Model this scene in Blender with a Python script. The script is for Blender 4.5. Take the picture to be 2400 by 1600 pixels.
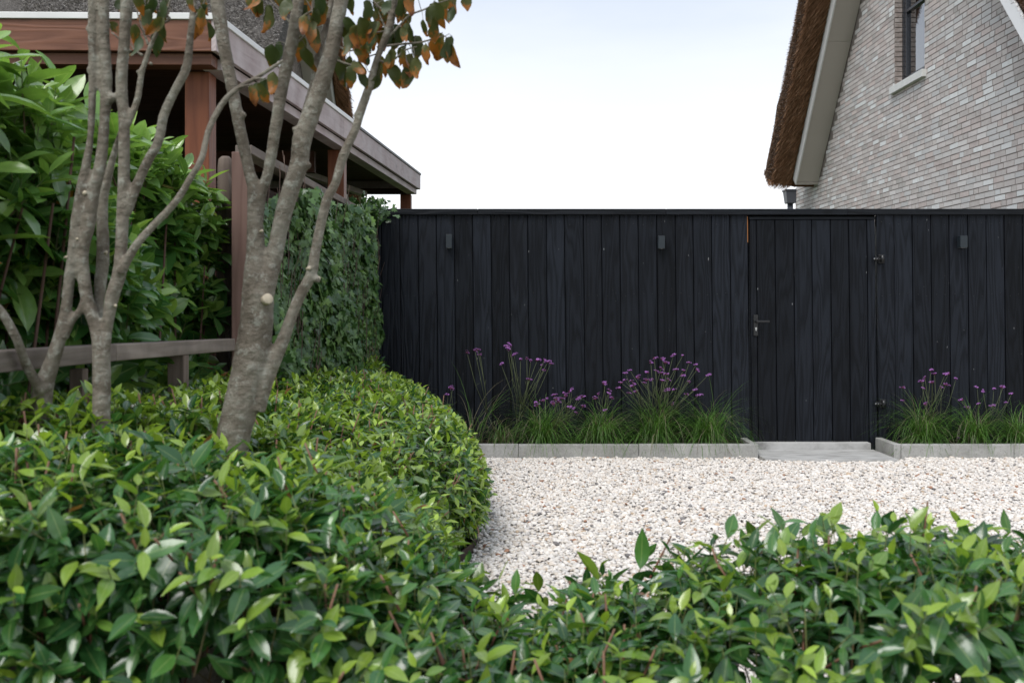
import bpy, math, random
import numpy as np
from mathutils import Matrix, Vector

for o in list(bpy.data.objects):
    bpy.data.objects.remove(o)
scene = bpy.context.scene
C = scene.collection
rng = np.random.default_rng(11)
random.seed(5)
R = math.radians

# ------------------------------------------------------------------ camera, sky, sun, exposure
F = 2333.0; HY = 720.0; CAMZ = 1.247          # focal length and horizon in pixels of the 2400 px photograph
cam = bpy.data.cameras.new('camera'); cam_o = bpy.data.objects.new('camera', cam); C.objects.link(cam_o)
cam_o.location = (0, 0, CAMZ); cam_o.rotation_euler = (R(90), 0, 0)
cam.sensor_width = 36; cam.lens = 35.0; cam.shift_y = -80 / 2400
cam.clip_start = 0.05; cam.clip_end = 3000
cam.dof.use_dof = True; cam.dof.focus_distance = 8.6; cam.dof.aperture_fstop = 5.0
scene.camera = cam_o

world = bpy.data.worlds.new('World'); scene.world = world; world.use_nodes = True
SUN_DIR = Vector((-0.30, -0.46, 0.83)).normalized()     # towards the sun
wn = world.node_tree.nodes; wl = world.node_tree.links; wn.clear()
w_out = wn.new('ShaderNodeOutputWorld'); w_bg = wn.new('ShaderNodeBackground'); w_bg.inputs[1].default_value = 0.1
w_sky = wn.new('ShaderNodeTexSky'); w_sky.sky_type = 'NISHITA'; w_sky.sun_disc = False
w_sky.sun_elevation = math.asin(SUN_DIR.z); w_sky.sun_rotation = math.atan2(SUN_DIR.x, SUN_DIR.y)
w_tc = wn.new('ShaderNodeTexCoord'); w_sep = wn.new('ShaderNodeSeparateXYZ')
w_ramp = wn.new('ShaderNodeValToRGB')
el = w_ramp.color_ramp.elements
el[0].position = 0.0; el[0].color = (1.42, 1.42, 1.42, 1)
el[1].position = 1.0; el[1].color = (0.58, 0.65, 0.78, 1)
for p, c in ((0.06, (1.30, 1.31, 1.33, 1)), (0.13, (1.04, 1.06, 1.10, 1)), (0.20, (0.80, 0.845, 0.915, 1)), (0.30, (0.60, 0.67, 0.795, 1))):
    e = el.new(p); e.color = c
w_noise = wn.new('ShaderNodeTexNoise'); w_noise.inputs['Scale'].default_value = 2.2; w_noise.inputs['Detail'].default_value = 5
w_map = wn.new('ShaderNodeMapping'); w_map.inputs['Scale'].default_value = (1, 1, 3.5)
w_cr = wn.new('ShaderNodeValToRGB'); w_cr.color_ramp.elements[0].position = 0.42; w_cr.color_ramp.elements[1].position = 0.72
w_cr.color_ramp.elements[1].color = (0.42, 0.42, 0.42, 1)
w_cloud = wn.new('ShaderNodeMixRGB'); w_cloud.inputs[2].default_value = (0.97, 0.98, 1.0, 1)
w_scale = wn.new('ShaderNodeMixRGB'); w_scale.blend_type = 'MULTIPLY'; w_scale.inputs[0].default_value = 1; w_scale.inputs[2].default_value = (6.35, 6.35, 6.35, 1)
w_mix = wn.new('ShaderNodeMixRGB'); w_mix.inputs[0].default_value = 0.95
wl.new(w_tc.outputs['Generated'], w_sep.inputs[0]); wl.new(w_sep.outputs[2], w_ramp.inputs[0])
wl.new(w_tc.outputs['Generated'], w_map.inputs[0]); wl.new(w_map.outputs[0], w_noise.inputs[0]); wl.new(w_noise.outputs[0], w_cr.inputs[0])
wl.new(w_cr.outputs[0], w_cloud.inputs[0]); wl.new(w_ramp.outputs[0], w_cloud.inputs[1])
wl.new(w_cloud.outputs[0], w_scale.inputs[1])
wl.new(w_sky.outputs[0], w_mix.inputs[1]); wl.new(w_scale.outputs[0], w_mix.inputs[2])
wl.new(w_mix.outputs[0], w_bg.inputs[0]); wl.new(w_bg.outputs[0], w_out.inputs[0])

sun = bpy.data.lights.new('sun', 'SUN'); sun.energy = 1.4; sun.angle = R(30); sun.color = (1.0, 0.97, 0.93)
sun_o = bpy.data.objects.new('sun', sun); C.objects.link(sun_o)
sun_o.rotation_euler = (-SUN_DIR).to_track_quat('-Z', 'Y').to_euler(); sun_o.location = (-4, -5, 9)

vs = scene.view_settings
vs.view_transform = 'Standard'; vs.look = 'None'; vs.exposure = 0.95; vs.gamma = 1.0; vs.use_curve_mapping = False
scene.render.engine = 'CYCLES'
scene.cycles.max_bounces = 6; scene.cycles.diffuse_bounces = 3; scene.cycles.transparent_max_bounces = 6

def P(px, py, Y):
    """source pixel + depth -> world point"""
    return Vector(((px - 1200) * Y / F, Y, CAMZ + (HY - py) * Y / F))
def PX(px, Y): return (px - 1200) * Y / F
def PZ(py, Y): return CAMZ + (HY - py) * Y / F

# ------------------------------------------------------------------ materials
class NT:
    def __init__(s, name):
        s.m = bpy.data.materials.new(name); s.m.use_nodes = True
        s.n = s.m.node_tree.nodes; s.l = s.m.node_tree.links
        s.b = s.n['Principled BSDF']; s.out = s.n['Material Output']
    def new(s, t, **k):
        x = s.n.new(t)
        for a, b in k.items(): setattr(x, a, b)
        return x
    def link(s, a, b): s.l.new(a, b)
    def math(s, op, a, b=None, clamp=False):
        x = s.new('ShaderNodeMath', operation=op); x.use_clamp = clamp
        for i, v in enumerate((a, b)):
            if v is None: continue
            if isinstance(v, (int, float)): x.inputs[i].default_value = v
            else: s.link(v, x.inputs[i])
        return x.outputs[0]
    def mix(s, f, a, b, mode='MIX'):
        x = s.new('ShaderNodeMixRGB', blend_type=mode)
        for i, v in enumerate((f, a, b)):
            if isinstance(v, (int, float)): x.inputs[i].default_value = v
            elif isinstance(v, tuple): x.inputs[i].default_value = (*v, 1) if len(v) == 3 else v
            else: s.link(v, x.inputs[i])
        return x.outputs[0]
    def coord(s, scale=(1, 1, 1), rand=0.0, kind='Object'):
        tc = s.new('ShaderNodeTexCoord').outputs[kind]
        mp = s.new('ShaderNodeMapping'); mp.inputs['Scale'].default_value = scale
        if rand:
            oi = s.new('ShaderNodeObjectInfo')
            cx = s.new('ShaderNodeCombineXYZ')
            s.link(s.math('MULTIPLY', oi.outputs['Random'], rand), cx.inputs[0])
            s.link(s.math('MULTIPLY', oi.outputs['Random'], rand * 1.7), cx.inputs[2])
            ad = s.new('ShaderNodeVectorMath', operation='ADD')
            s.link(tc, ad.inputs[0]); s.link(cx.outputs[0], ad.inputs[1]); tc = ad.outputs[0]
        s.link(tc, mp.inputs[0]); return mp.outputs[0]
    def noise(s, vec, scale=5, detail=4, rough=0.55, col=False):
        x = s.new('ShaderNodeTexNoise'); x.inputs['Scale'].default_value = scale
        x.inputs['Detail'].default_value = detail; x.inputs['Roughness'].default_value = rough
        if vec is not None: s.link(vec, x.inputs[0])
        return x.outputs[1 if col else 0]
    def ramp(s, f, stops):
        x = s.new('ShaderNodeValToRGB'); e = x.color_ramp.elements
        e[0].position, e[1].position = stops[0][0], stops[-1][0]
        def c4(c): return (c, c, c, 1) if isinstance(c, (int, float)) else (*c, 1)
        e[0].color, e[1].color = c4(stops[0][1]), c4(stops[-1][1])
        for p, c in stops[1:-1]:
            q = e.new(p); q.color = c4(c)
        s.link(f, x.inputs[0]); return x.outputs[0]
    def bump(s, h, strength=0.3, dist=0.01, base=None):
        x = s.new('ShaderNodeBump'); x.inputs['Strength'].default_value = strength; x.inputs['Distance'].default_value = dist
        s.link(h, x.inputs['Height'])
        if base is not None: s.link(base, x.inputs['Normal'])
        s.link(x.outputs[0], s.b.inputs['Normal']); return x.outputs[0]
    def set(s, col=None, rough=None, spec=None, metal=None):
        for nm, v in (('Base Color', col), ('Roughness', rough), ('Specular IOR Level', spec), ('Metallic', metal)):
            if v is None: continue
            i = s.b.inputs[nm]
            if isinstance(v, tuple): i.default_value = (*v, 1)
            elif isinstance(v, (int, float)): i.default_value = v
            else: s.link(v, i)
        return s.m

def wood(name, dark, light, axis=2, rough=0.6, spec=0.3, bump=0.35, rand=37.0, ring=70, knots=True, saw=False, weather_glare=None, flecks=0.0, blotw=0.45, vary=1.0):
    t = NT(name)
    sc = [5.0, 5.0, 5.0]; sc[axis] = 0.42
    v = t.coord(tuple(sc), rand)
    n = t.noise(v, 1.0, 3, 0.5)
    rings = t.math('SINE', t.math('MULTIPLY', n, ring))
    rings = t.math('ADD', t.math('MULTIPLY', rings, 0.5), 0.5)
    sf = [140.0, 140.0, 140.0]; sf[axis] = 3.0
    fib = t.noise(t.coord(tuple(sf), rand), 1.0, 3, 0.6)
    blot = t.noise(t.coord((1.5, 1.5, 1.5), rand), 1.6, 4)
    fac = t.math('ADD', t.math('MULTIPLY', t.math('POWER', rings, 0.6), 0.62), t.math('MULTIPLY', fib, 0.38))
    col = t.mix(fac, dark, light)
    col = t.mix(blotw, col, t.mix(blot, tuple(x * 0.55 for x in dark), light), 'MIX')
    oi = t.new('ShaderNodeObjectInfo')
    var = t.ramp(oi.outputs['Random'], [(0, 1 - 0.22 * vary), (1, 1 + 0.16 * vary)])
    col = t.mix(1.0, col, var, 'MULTIPLY')
    if knots:
        sk = [4.5, 4.5, 4.5]; sk[axis] = 2.0
        vo = t.new('ShaderNodeTexVoronoi'); t.link(t.coord(tuple(sk), rand * 1.3), vo.inputs[0]); vo.inputs['Scale'].default_value = 1.0
        k = t.ramp(vo.outputs['Distance'], [(0.05, 1.0), (0.13, 0.0)])
        col = t.mix(t.math('MULTIPLY', k, 0.55), col, tuple(x * 0.3 for x in dark))
    if weather_glare:  # blotchy second tone: weathering on the rail, glare on the mauve boards
        w = t.ramp(t.noise(t.coord((2, 2, 2), rand), 2.0, 5), [(0.35, 0.0), (0.7, 1.0)])
        col = t.mix(w, col, weather_glare)
    if flecks:
        fn = t.noise(t.coord((60, 60, 22), rand), 1.0, 1, 0.3)
        fk = t.ramp(fn, [(0.80, 0.0), (0.815, flecks)])
        col = t.mix(fk, col, (0.35, 0.36, 0.36))
    h = t.math('ADD', t.math('MULTIPLY', rings, 0.6), t.math('MULTIPLY', fib, 0.5))
    if saw:
        wv = t.new('ShaderNodeTexWave', wave_type='BANDS', bands_direction='Z'); wv.inputs['Scale'].default_value = 40
        wv.inputs['Distortion'].default_value = 1.5; t.link(t.coord((0.4, 0.4, 1.0), rand), wv.inputs[0])
        msk = t.ramp(t.math('FRACT', t.math('MULTIPLY', oi.outputs['Random'], 7.31)), [(0.45, 0.0), (0.6, 0.16)])
        h = t.math('ADD', h, t.math('MULTIPLY', wv.outputs[1], msk))
    t.bump(h, bump, 0.004)
    return t.set(col, rough, spec)

M = {}
M['fence_black'] = wood('black_stained_wood', (0.0006, 0.0010, 0.0018), (0.0170, 0.0205, 0.0280), 2, 0.52, 0.15, 1.0, saw=True, flecks=0.5, ring=95, blotw=0.3, vary=2.0)
M['cap_black'] = wood('black_stained_cap', (0.0030, 0.0038, 0.0055), (0.012, 0.0145, 0.019), 0, 0.55, 0.2, 0.8)
M['red_post'] = wood('red_stained_wood', (0.10, 0.027, 0.011), (0.24, 0.078, 0.032), 2, 0.5, 0.35, 0.25)
M['red_front'] = wood('red_stained_fascia', (0.115, 0.043, 0.025), (0.28, 0.122, 0.070), 0, 0.5, 0.35, 0.4)
M['mauve'] = wood('glare_mauve_wood', (0.37, 0.275, 0.265), (0.58, 0.47, 0.455), 1, 0.6, 0.35, 0.35, weather_glare=(0.55, 0.48, 0.47))  # side boards: some weathering plus their pale glare, painted into the colour
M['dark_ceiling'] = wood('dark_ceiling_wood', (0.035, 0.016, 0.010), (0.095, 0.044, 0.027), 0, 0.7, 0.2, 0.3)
M['grey_rail'] = wood('greyed_rail_wood', (0.165, 0.132, 0.11), (0.34, 0.285, 0.245), 1, 0.75, 0.2, 0.6, weather_glare=(0.14, 0.115, 0.098))
M['grey_post'] = wood('greyed_post_wood', (0.095, 0.07, 0.056), (0.22, 0.17, 0.14), 2, 0.75, 0.2, 0.5)
M['fence_end'] = wood('brown_fence_wood', (0.13, 0.072, 0.058), (0.24, 0.15, 0.125), 2, 0.65, 0.25, 0.4)
M['fence_dark'] = wood('dark_fence_wood', (0.03, 0.02, 0.015), (0.08, 0.05, 0.04), 2, 0.75, 0.15, 0.4)

def simple(name, col, rough=0.5, spec=0.4, metal=0.0, var=0.12, vscale=6, bump=0.0, bscale=80):
    t = NT(name)
    n = t.noise(t.coord(), vscale, 4)
    c = t.mix(n, tuple(x * (1 - var) for x in col), tuple(min(1, x * (1 + var)) for x in col))
    if bump: t.bump(t.noise(t.coord(), bscale, 3), bump, 0.005)
    return t.set(c, rough, spec, metal)
M['white_trim'] = simple('white_roof_trim', (0.78, 0.77, 0.75), 0.4)
M['dark_trim'] = simple('dark_roof_trim', (0.12, 0.115, 0.12), 0.5)
M['beige'] = simple('beige_soffit_panel', (0.50, 0.455, 0.405), 0.5, 0.3, var=0.05, vscale=2)
M['cream'] = simple('cream_fascia', (0.72, 0.71, 0.69), 0.45, 0.35, var=0.05)
M['white_fascia'] = simple('white_fascia', (0.8, 0.8, 0.8), 0.45, 0.35, var=0.03)
M['lamp'] = simple('anthracite_lamp', (0.017, 0.024, 0.030), 0.42, 0.45, var=0.05)
M['lamp_lens'] = simple('lamp_glass', (0.25, 0.26, 0.26), 0.2)
M['zinc'] = simple('grey_zinc', (0.085, 0.09, 0.105), 0.45, 0.5, 0.2)
M['black_metal'] = simple('black_metal', (0.012, 0.012, 0.013), 0.35, 0.5)
M['steel'] = simple('bright_steel', (0.55, 0.55, 0.55), 0.25, 0.5, 0.9)
M['edging'] = simple('rusted_steel_edging', (0.045, 0.03, 0.024), 0.7, 0.3, 0.3)
M['frame_dark'] = simple('dark_window_frame', (0.035, 0.038, 0.045), 0.25, 0.6)
M['sill'] = simple('pale_stone_sill', (0.68, 0.68, 0.65), 0.6, 0.3)
M['wood_raw'] = simple('raw_wood_edge', (0.35, 0.14, 0.04), 0.7)

t = NT('window_pane'); M['pane'] = t.set(t.mix(t.noise(t.coord(), 1.5), (0.008, 0.01, 0.013), (0.012, 0.014, 0.018)), 0.03, 1.0); t.b.inputs['Coat Weight'].default_value = 1.0; t.b.inputs['Coat Roughness'].default_value = 0.02; t.b.inputs['Coat IOR'].default_value = 1.9

# concrete
t = NT('grey_concrete')
a = t.noise(t.coord((1, 1, 1)), 3.5, 6, 0.65); b = t.noise(t.coord((60, 60, 60)), 1.0, 3)
vo = t.new('ShaderNodeTexVoronoi'); t.link(t.coord(), vo.inputs[0]); vo.inputs['Scale'].default_value = 55
pores = t.ramp(vo.outputs['Distance'], [(0.10, 1.0), (0.20, 0.0)])
streak = t.ramp(t.noise(t.coord((5, 5, 2.5)), 1.0, 5), [(0.5, 0.0), (0.8, 0.4)])
c = t.ramp(a, [(0.25, (0.27, 0.265, 0.25)), (0.55, (0.41, 0.405, 0.385)), (0.8, (0.52, 0.51, 0.49))])
c = t.mix(streak, c, (0.17, 0.175, 0.15)); c = t.mix(t.math('MULTIPLY', pores, 0.6), c, (0.1, 0.1, 0.095))
c = t.mix(0.25, c, b, 'OVERLAY')
t.bump(t.math('SUBTRACT', b, pores), 0.35, 0.004)
M['concrete'] = t.set(c, 0.85, 0.2)
t = NT('pale_concrete_slab')
a = t.noise(t.coord((2, 7, 2)), 2.0, 6, 0.65)
c = t.ramp(a, [(0.3, (0.20, 0.195, 0.185)), (0.5, (0.42, 0.415, 0.40)), (0.8, (0.55, 0.545, 0.53))])
t.bump(t.noise(t.coord(), 90, 3), 0.25, 0.004)
M['slab'] = t.set(c, 0.75, 0.3)

# soil, ground, gravel bed
t = NT('dark_soil'); a = t.noise(t.coord(), 18, 6, 0.7)
t.bump(t.noise(t.coord(), 60, 5), 0.9, 0.02)
M['soil'] = t.set(t.ramp(a, [(0.3, (0.012, 0.008, 0.006)), (0.7, (0.05, 0.036, 0.028))]), 0.95, 0.1)
t = NT('grass_ground'); a = t.noise(t.coord(), 3, 6, 0.7)
t.bump(t.noise(t.coord(), 40, 5), 0.8, 0.03)
M['ground'] = t.set(t.ramp(a, [(0.3, (0.03, 0.05, 0.015)), (0.7, (0.075, 0.11, 0.035))]), 0.95, 0.1)
t = NT('gravel_bed')
vo = t.new('ShaderNodeTexVoronoi'); t.link(t.coord(), vo.inputs[0]); vo.inputs['Scale'].default_value = 48
c = t.ramp(vo.outputs['Color'], [(0.15, (0.22, 0.20, 0.18)), (0.4, (0.55, 0.51, 0.47)), (0.9, (0.66, 0.63, 0.6))])
c = t.mix(t.ramp(vo.outputs['Distance'], [(0.35, 0.0), (0.7, 0.8)]), c, (0.42, 0.375, 0.325))
t.bump(t.math('MULTIPLY', vo.outputs['Distance'], -1.0), 1.0, 0.02)
M['gravel_bed'] = t.set(c, 0.9, 0.2)

def attr_mat(name, rough=0.5, spec=0.4, transl=0.0, rib=0.0, bump=0.0, bscale=60, var=0.25, vscale=30, tcol=1.6, coat=0.0):
    """colour from the mesh colour attribute 'Col'"""
    t = NT(name)
    at = t.new('ShaderNodeAttribute'); at.attribute_name = 'Col'
    col = at.outputs['Color']
    wp_ = t.new('ShaderNodeNewGeometry').outputs['Position']
    if var:
        n = t.noise(wp_, vscale, 3)
        col = t.mix(var, col, t.mix(1.0, col, t.ramp(n, [(0.25, 0.45), (0.75, 1.5)]), 'MULTIPLY'))
    if rib:
        rb = t.ramp(at.outputs['Alpha'], [(0.02, rib), (0.11, 0.0)])
        col = t.mix(rb, col, t.mix(0.35, col, (0.45, 0.55, 0.2)))
    if bump: t.bump(t.noise(wp_, bscale, 2), bump, 0.003)
    t.set(col, rough, spec)
    if coat:
        t.b.inputs['Coat Weight'].default_value = coat; t.b.inputs['Coat Roughness'].default_value = 0.2
    if transl:
        tr = t.new('ShaderNodeBsdfTranslucent')
        tc = t.mix(1.0, col, (tcol, tcol * 1.05, tcol * 0.5), 'MULTIPLY'); t.link(tc, tr.inputs[0])
        mx = t.new('ShaderNodeMixShader'); mx.inputs[0].default_value = transl
        t.link(t.b.outputs[0], mx.inputs[1]); t.link(tr.outputs[0], mx.inputs[2]); t.link(mx.outputs[0], t.out.inputs[0])
    return t.m
M['leaf'] = attr_mat('glossy_leaf', 0.22, 0.65, 0.28, 0.75, bump=0.35, bscale=38, coat=0.2)
M['laurel'] = attr_mat('laurel_leaf', 0.25, 0.55, 0.28, 0.8, bump=0.3, bscale=24, coat=0.4)
M['ivy'] = attr_mat('ivy_leaf', 0.36, 0.5, 0.1, 0.0, bump=0.2, bscale=60)
M['grass'] = attr_mat('grass_blade', 0.45, 0.4, 0.25)
M['stem'] = attr_mat('plant_stem', 0.6, 0.3)
M['petal'] = attr_mat('verbena_petal', 0.6, 0.2, 0.2, tcol=1.2)
M['stone'] = attr_mat('gravel_stone', 0.72, 0.3, bump=0.1, bscale=90, var=0.2)
M['straw'] = attr_mat('reed_straw', 0.75, 0.2)

# brick
t = NT('handmade_brick')
at = t.new('ShaderNodeAttribute'); at.attribute_name = 'Col'
v = t.coord((1, 1, 1), 13.0)
n = t.noise(v, 14, 6, 0.7); n2 = t.noise(v, 55, 4, 0.7)
c = t.mix(t.ramp(n, [(0.42, 0.0), (0.75, 0.6)]), at.outputs['Color'], (0.64, 0.61, 0.58))
c = t.mix(t.ramp(n2, [(0.64, 0.0), (0.8, 0.6)]), c, (0.22, 0.185, 0.165))
t.bump(n2, 0.45, 0.003)
M['brick'] = t.set(c, 0.9, 0.15)
t = NT('brick_mortar'); n = t.noise(t.coord(), 30, 4)
M['mortar'] = t.set(t.ramp(n, [(0.3, (0.18, 0.155, 0.14)), (0.7, (0.26, 0.23, 0.21))]), 0.95, 0.1)

# thatch base
def thatch(name, c0, c1, sc):
    t = NT(name); n = t.noise(t.coord(sc), 1.0, 4, 0.7)
    t.bump(n, 1.0, 0.05)
    return t.set(t.ramp(n, [(0.3, c0), (0.7, c1)]), 0.9, 0.1)
M['thatch_grey'] = thatch('weathered_thatch', (0.04, 0.036, 0.033), (0.24, 0.22, 0.20), (38, 38, 38))
M['thatch_brown'] = thatch('reed_verge', (0.05, 0.024, 0.012), (0.22, 0.11, 0.055), (50, 50, 50))

# bark
t = NT('grey_bark')
v = t.coord(); n = t.noise(v, 9, 6, 0.65); n2 = t.noise(t.coord((24, 24, 44)), 1.0, 4); n3 = t.noise(v, 34, 6, 0.72)
c = t.ramp(n, [(0.28, (0.085, 0.069, 0.052)), (0.45, (0.175, 0.148, 0.115)), (0.58, (0.24, 0.215, 0.172)), (0.75, (0.34, 0.325, 0.27))])
c = t.mix(t.ramp(n3, [(0.53, 0.0), (0.63, 0.75)]), c, (0.35, 0.345, 0.295))
c = t.mix(t.ramp(n3, [(0.28, 0.6), (0.42, 0.0)]), c, (0.075, 0.055, 0.042))
c = t.mix(t.ramp(n2, [(0.55, 0.0), (0.75, 0.35)]), c, (0.11, 0.085, 0.065))
t.bump(t.math('ADD', t.math('ADD', n3, n2), n), 1.0, 0.010)
M['bark'] = t.set(c, 0.8, 0.25)
M['cut'] = simple('pruned_pale_wood', (0.52, 0.45, 0.34), 0.8, 0.15, var=0.35, vscale=110)
# autumn leaf: green, turning orange towards its tip
t = NT('autumn_leaf')
at = t.new('ShaderNodeAttribute'); at.attribute_name = 'Col'
oi = t.new('ShaderNodeObjectInfo')
n = t.noise(t.coord((1, 1, 1), 9.0), 5.0, 4, 0.65)
f = t.math('ADD', at.outputs['Alpha'], t.math('MULTIPLY', n, 1.2))
f = t.math('MULTIPLY', t.math('ADD', f, t.math('MULTIPLY', oi.outputs['Random'], 0.75)), 0.4)
green = t.mix(oi.outputs['Random'], (0.035, 0.062, 0.022), (0.11, 0.11, 0.028))
c = t.mix(t.ramp(f, [(0.63, 0.0), (0.71, 0.9)]), green, (0.33, 0.12, 0.022))
c = t.mix(t.ramp(f, [(0.80, 0.0), (0.88, 0.85)]), c, (0.11, 0.035, 0.014))
t.bump(n, 0.3, 0.004); t.set(c, 0.42, 0.35)
tr = t.new('ShaderNodeBsdfTranslucent'); t.link(t.mix(1.0, c, (1.5, 1.3, 0.7), 'MULTIPLY'), tr.inputs[0])
mx = t.new('ShaderNodeMixShader'); mx.inputs[0].default_value = 0.3
t.link(t.b.outputs[0], mx.inputs[1]); t.link(tr.outputs[0], mx.inputs[2]); t.link(mx.outputs[0], t.out.inputs[0])
M['autumn'] = t.m

# ------------------------------------------------------------------ helpers
def tag(o, label=None, cat=None, group=None, kind=None):
    for k, v in (('label', label), ('category', cat), ('group', group), ('kind', kind)):
        if v: o[k] = v
    return o
def empty(name, loc, label, cat, group=None):
    o = bpy.data.objects.new(name, None); o.empty_display_size = 0.1; C.objects.link(o); o.location = loc
    return tag(o, label, cat, group)
def adopt(o, parent):
    if parent is not None:
        o.parent = parent
        if parent.type == 'EMPTY': o.matrix_parent_inverse = Matrix.Translation(-Vector(parent.location))
    return o
class MB:
    def __init__(s): s.v = []; s.f = []
    def add(s, vs, fs):
        b = len(s.v); s.v += [tuple(x) for x in vs]; s.f += [tuple(i + b for i in f) for f in fs]; return s
    def box(s, x0, x1, y0, y1, z0, z1, shear=0.0):
        vs = [(x + shear * (2.1 - z), y, z) for z in (z0, z1) for y in (y0, y1) for x in (x0, x1)]
        return s.add(vs, [(0, 2, 3, 1), (4, 5, 7, 6), (0, 1, 5, 4), (2, 6, 7, 3), (0, 4, 6, 2), (1, 3, 7, 5)])
    def hexa(s, b, t):
        """b, t: 4 points each, same winding (counter-clockwise seen from the t side)"""
        return s.add(list(b) + list(t), [(3, 2, 1, 0), (4, 5, 6, 7), (0, 1, 5, 4), (1, 2, 6, 5), (2, 3, 7, 6), (3, 0, 4, 7)])
    def beam(s, a, b, w, h, up=(0, 0, 1)):
        """bar from a to b; a and b are the centres of its top face; w across, h down"""
        a, b, up = Vector(a), Vector(b), Vector(up); d = (b - a).normalized(); r = d.cross(up).normalized(); u = r.cross(d)
        def q(p): return [p - r * w / 2 - u * h, p + r * w / 2 - u * h, p + r * w / 2, p - r * w / 2]
        return s.hexa(q(a), q(b))
    def prism(s, poly, axis_vec):
        n = len(poly); av = Vector(axis_vec)
        vs = [Vector(p) for p in poly] + [Vector(p) + av for p in poly]
        return s.add(vs, [tuple(range(n))[::-1], tuple(range(n, 2 * n))] + [(i, (i + 1) % n, n + (i + 1) % n, n + i) for i in range(n)])
    def tube(s, pts, rad, seg=8, cap=True, squash=None):
        pts = [Vector(p) for p in pts]; n = len(pts); vs = []; fs = []
        up = Vector((0.13, 0.9, 0.21)); 
        for i, p in enumerate(pts):
            d = (pts[min(i + 1, n - 1)] - pts[max(i - 1, 0)]).normalized()
            r = d.cross(up).normalized(); u = r.cross(d)
            for k in range(seg):
                a = 2 * math.pi * k / seg; vs.append(p + (r * math.cos(a) + u * math.sin(a)) * rad[i])
        for i in range(n - 1):
            for k in range(seg):
                k2 = (k + 1) % seg; fs.append((i * seg + k, i * seg + k2, (i + 1) * seg + k2, (i + 1) * seg + k))
        if cap: fs += [tuple(range(seg))[::-1], tuple(range((n - 1) * seg, n * seg))]
        return s.add(vs, fs)
    def build(s, name, mat, parent=None, smooth=False, bevel=0.0, col=None):
        me = bpy.data.meshes.new(name); me.from_pydata(s.v, [], s.f); me.update()
        if col is not None: set_col(me, col)
        me.materials.append(M[mat] if isinstance(mat, str) else mat)
        if smooth: me.polygons.foreach_set('use_smooth', [True] * len(me.polygons))
        o = bpy.data.objects.new(name, me); C.objects.link(o)
        if bevel:
            m = o.modifiers.new('Bevel', 'BEVEL'); m.width = bevel; m.segments = 2; m.limit_method = 'ANGLE'
        return adopt(o, parent)
def set_col(me, col):
    n = len(me.vertices); a = me.attributes.new('Col', 'FLOAT_COLOR', 'POINT')
    col = np.asarray(col, dtype=np.float32)
    if col.ndim == 1: col = np.tile(np.append(col, 1.0) if len(col) == 3 else col, (n, 1))
    if col.shape[1] == 3: col = np.hstack([col, np.ones((n, 1), np.float32)])
    a.data.foreach_set('color', np.ascontiguousarray(col, dtype=np.float32).ravel())
def fast_mesh(name, verts, quads=None, tris=None, col=None, mat=None, smooth=True):
    me = bpy.data.meshes.new(name)
    nv = len(verts); me.vertices.add(nv); me.vertices.foreach_set('co', np.ascontiguousarray(verts, np.float32).ravel())
    loops = []; starts = []; s0 = 0
    for arr, k in ((quads, 4), (tris, 3)):
        if arr is None or len(arr) == 0: continue
        arr = np.asarray(arr, np.int32); loops.append(arr.ravel()); starts.append(s0 + np.arange(len(arr)) * k); s0 += arr.size
    lp = np.concatenate(loops); st = np.concatenate(starts).astype(np.int32)
    me.loops.add(len(lp)); me.loops.foreach_set('vertex_index', lp)
    me.polygons.add(len(st)); me.polygons.foreach_set('loop_start', st)
    me.polygons.foreach_set('use_smooth', np.full(len(st), bool(smooth)))
    me.update(calc_edges=True)
    if col is not None: set_col(me, col)
    if mat: me.materials.append(M[mat])
    return me
def link_mesh(name, me, parent=None):
    o = bpy.data.objects.new(name, me); C.objects.link(o); return adopt(o, parent)
def nrm(a): return a / np.maximum(np.linalg.norm(a, axis=-1, keepdims=True), 1e-9)

def leaf_template(ts, ws, fold, droop, wave=0.0):
    """blade along +X, 0..1; returns verts, quads, |s| per vertex, t per vertex"""
    v = []; s = []; tt = []
    for t_, w in zip(ts, ws):
        z0 = -droop * t_ * t_
        for k in (-1, 0, 1):
            v.append((t_, k * w, z0 + abs(k) * (fold * w * 2 + wave * math.sin(t_ * 9 + k)))); s.append(abs(k)); tt.append(t_)
    q = []
    for i in range(len(ts) - 1):
        a = i * 3
        q += [(a, a + 3, a + 4, a + 1), (a + 1, a + 4, a + 5, a + 2)]
    return np.array(v, float), np.array(q), np.array(s, float), np.array(tt, float)

def merge_template(tm, pos, Rm, scale, cols, alpha_from=2):
    """instances of a template joined: returns verts, quads, colours"""
    v, q = tm[0], tm[1]; n = len(pos); nv = len(v)
    sc = scale if scale.ndim == 2 else np.repeat(scale[:, None], 3, 1)
    V = np.einsum('nij,nkj->nki', Rm, v[None] * sc[:, None, :]) + pos[:, None, :]
    Q = (q[None] + (np.arange(n) * nv)[:, None, None]).reshape(-1, q.shape[1])
    al = tm[alpha_from]
    Cc = np.concatenate([np.repeat(cols[:, None, :], nv, 1), np.repeat(al[None, :, None], n, 0)], 2)
    return V.reshape(-1, 3), Q, Cc.reshape(-1, 4)

def frames(d, nv):
    x = nrm(d); z = nrm(nv - (nv * x).sum(1, keepdims=True) * x); y = np.cross(z, x)
    return np.stack([x, y, z], 2)

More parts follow.
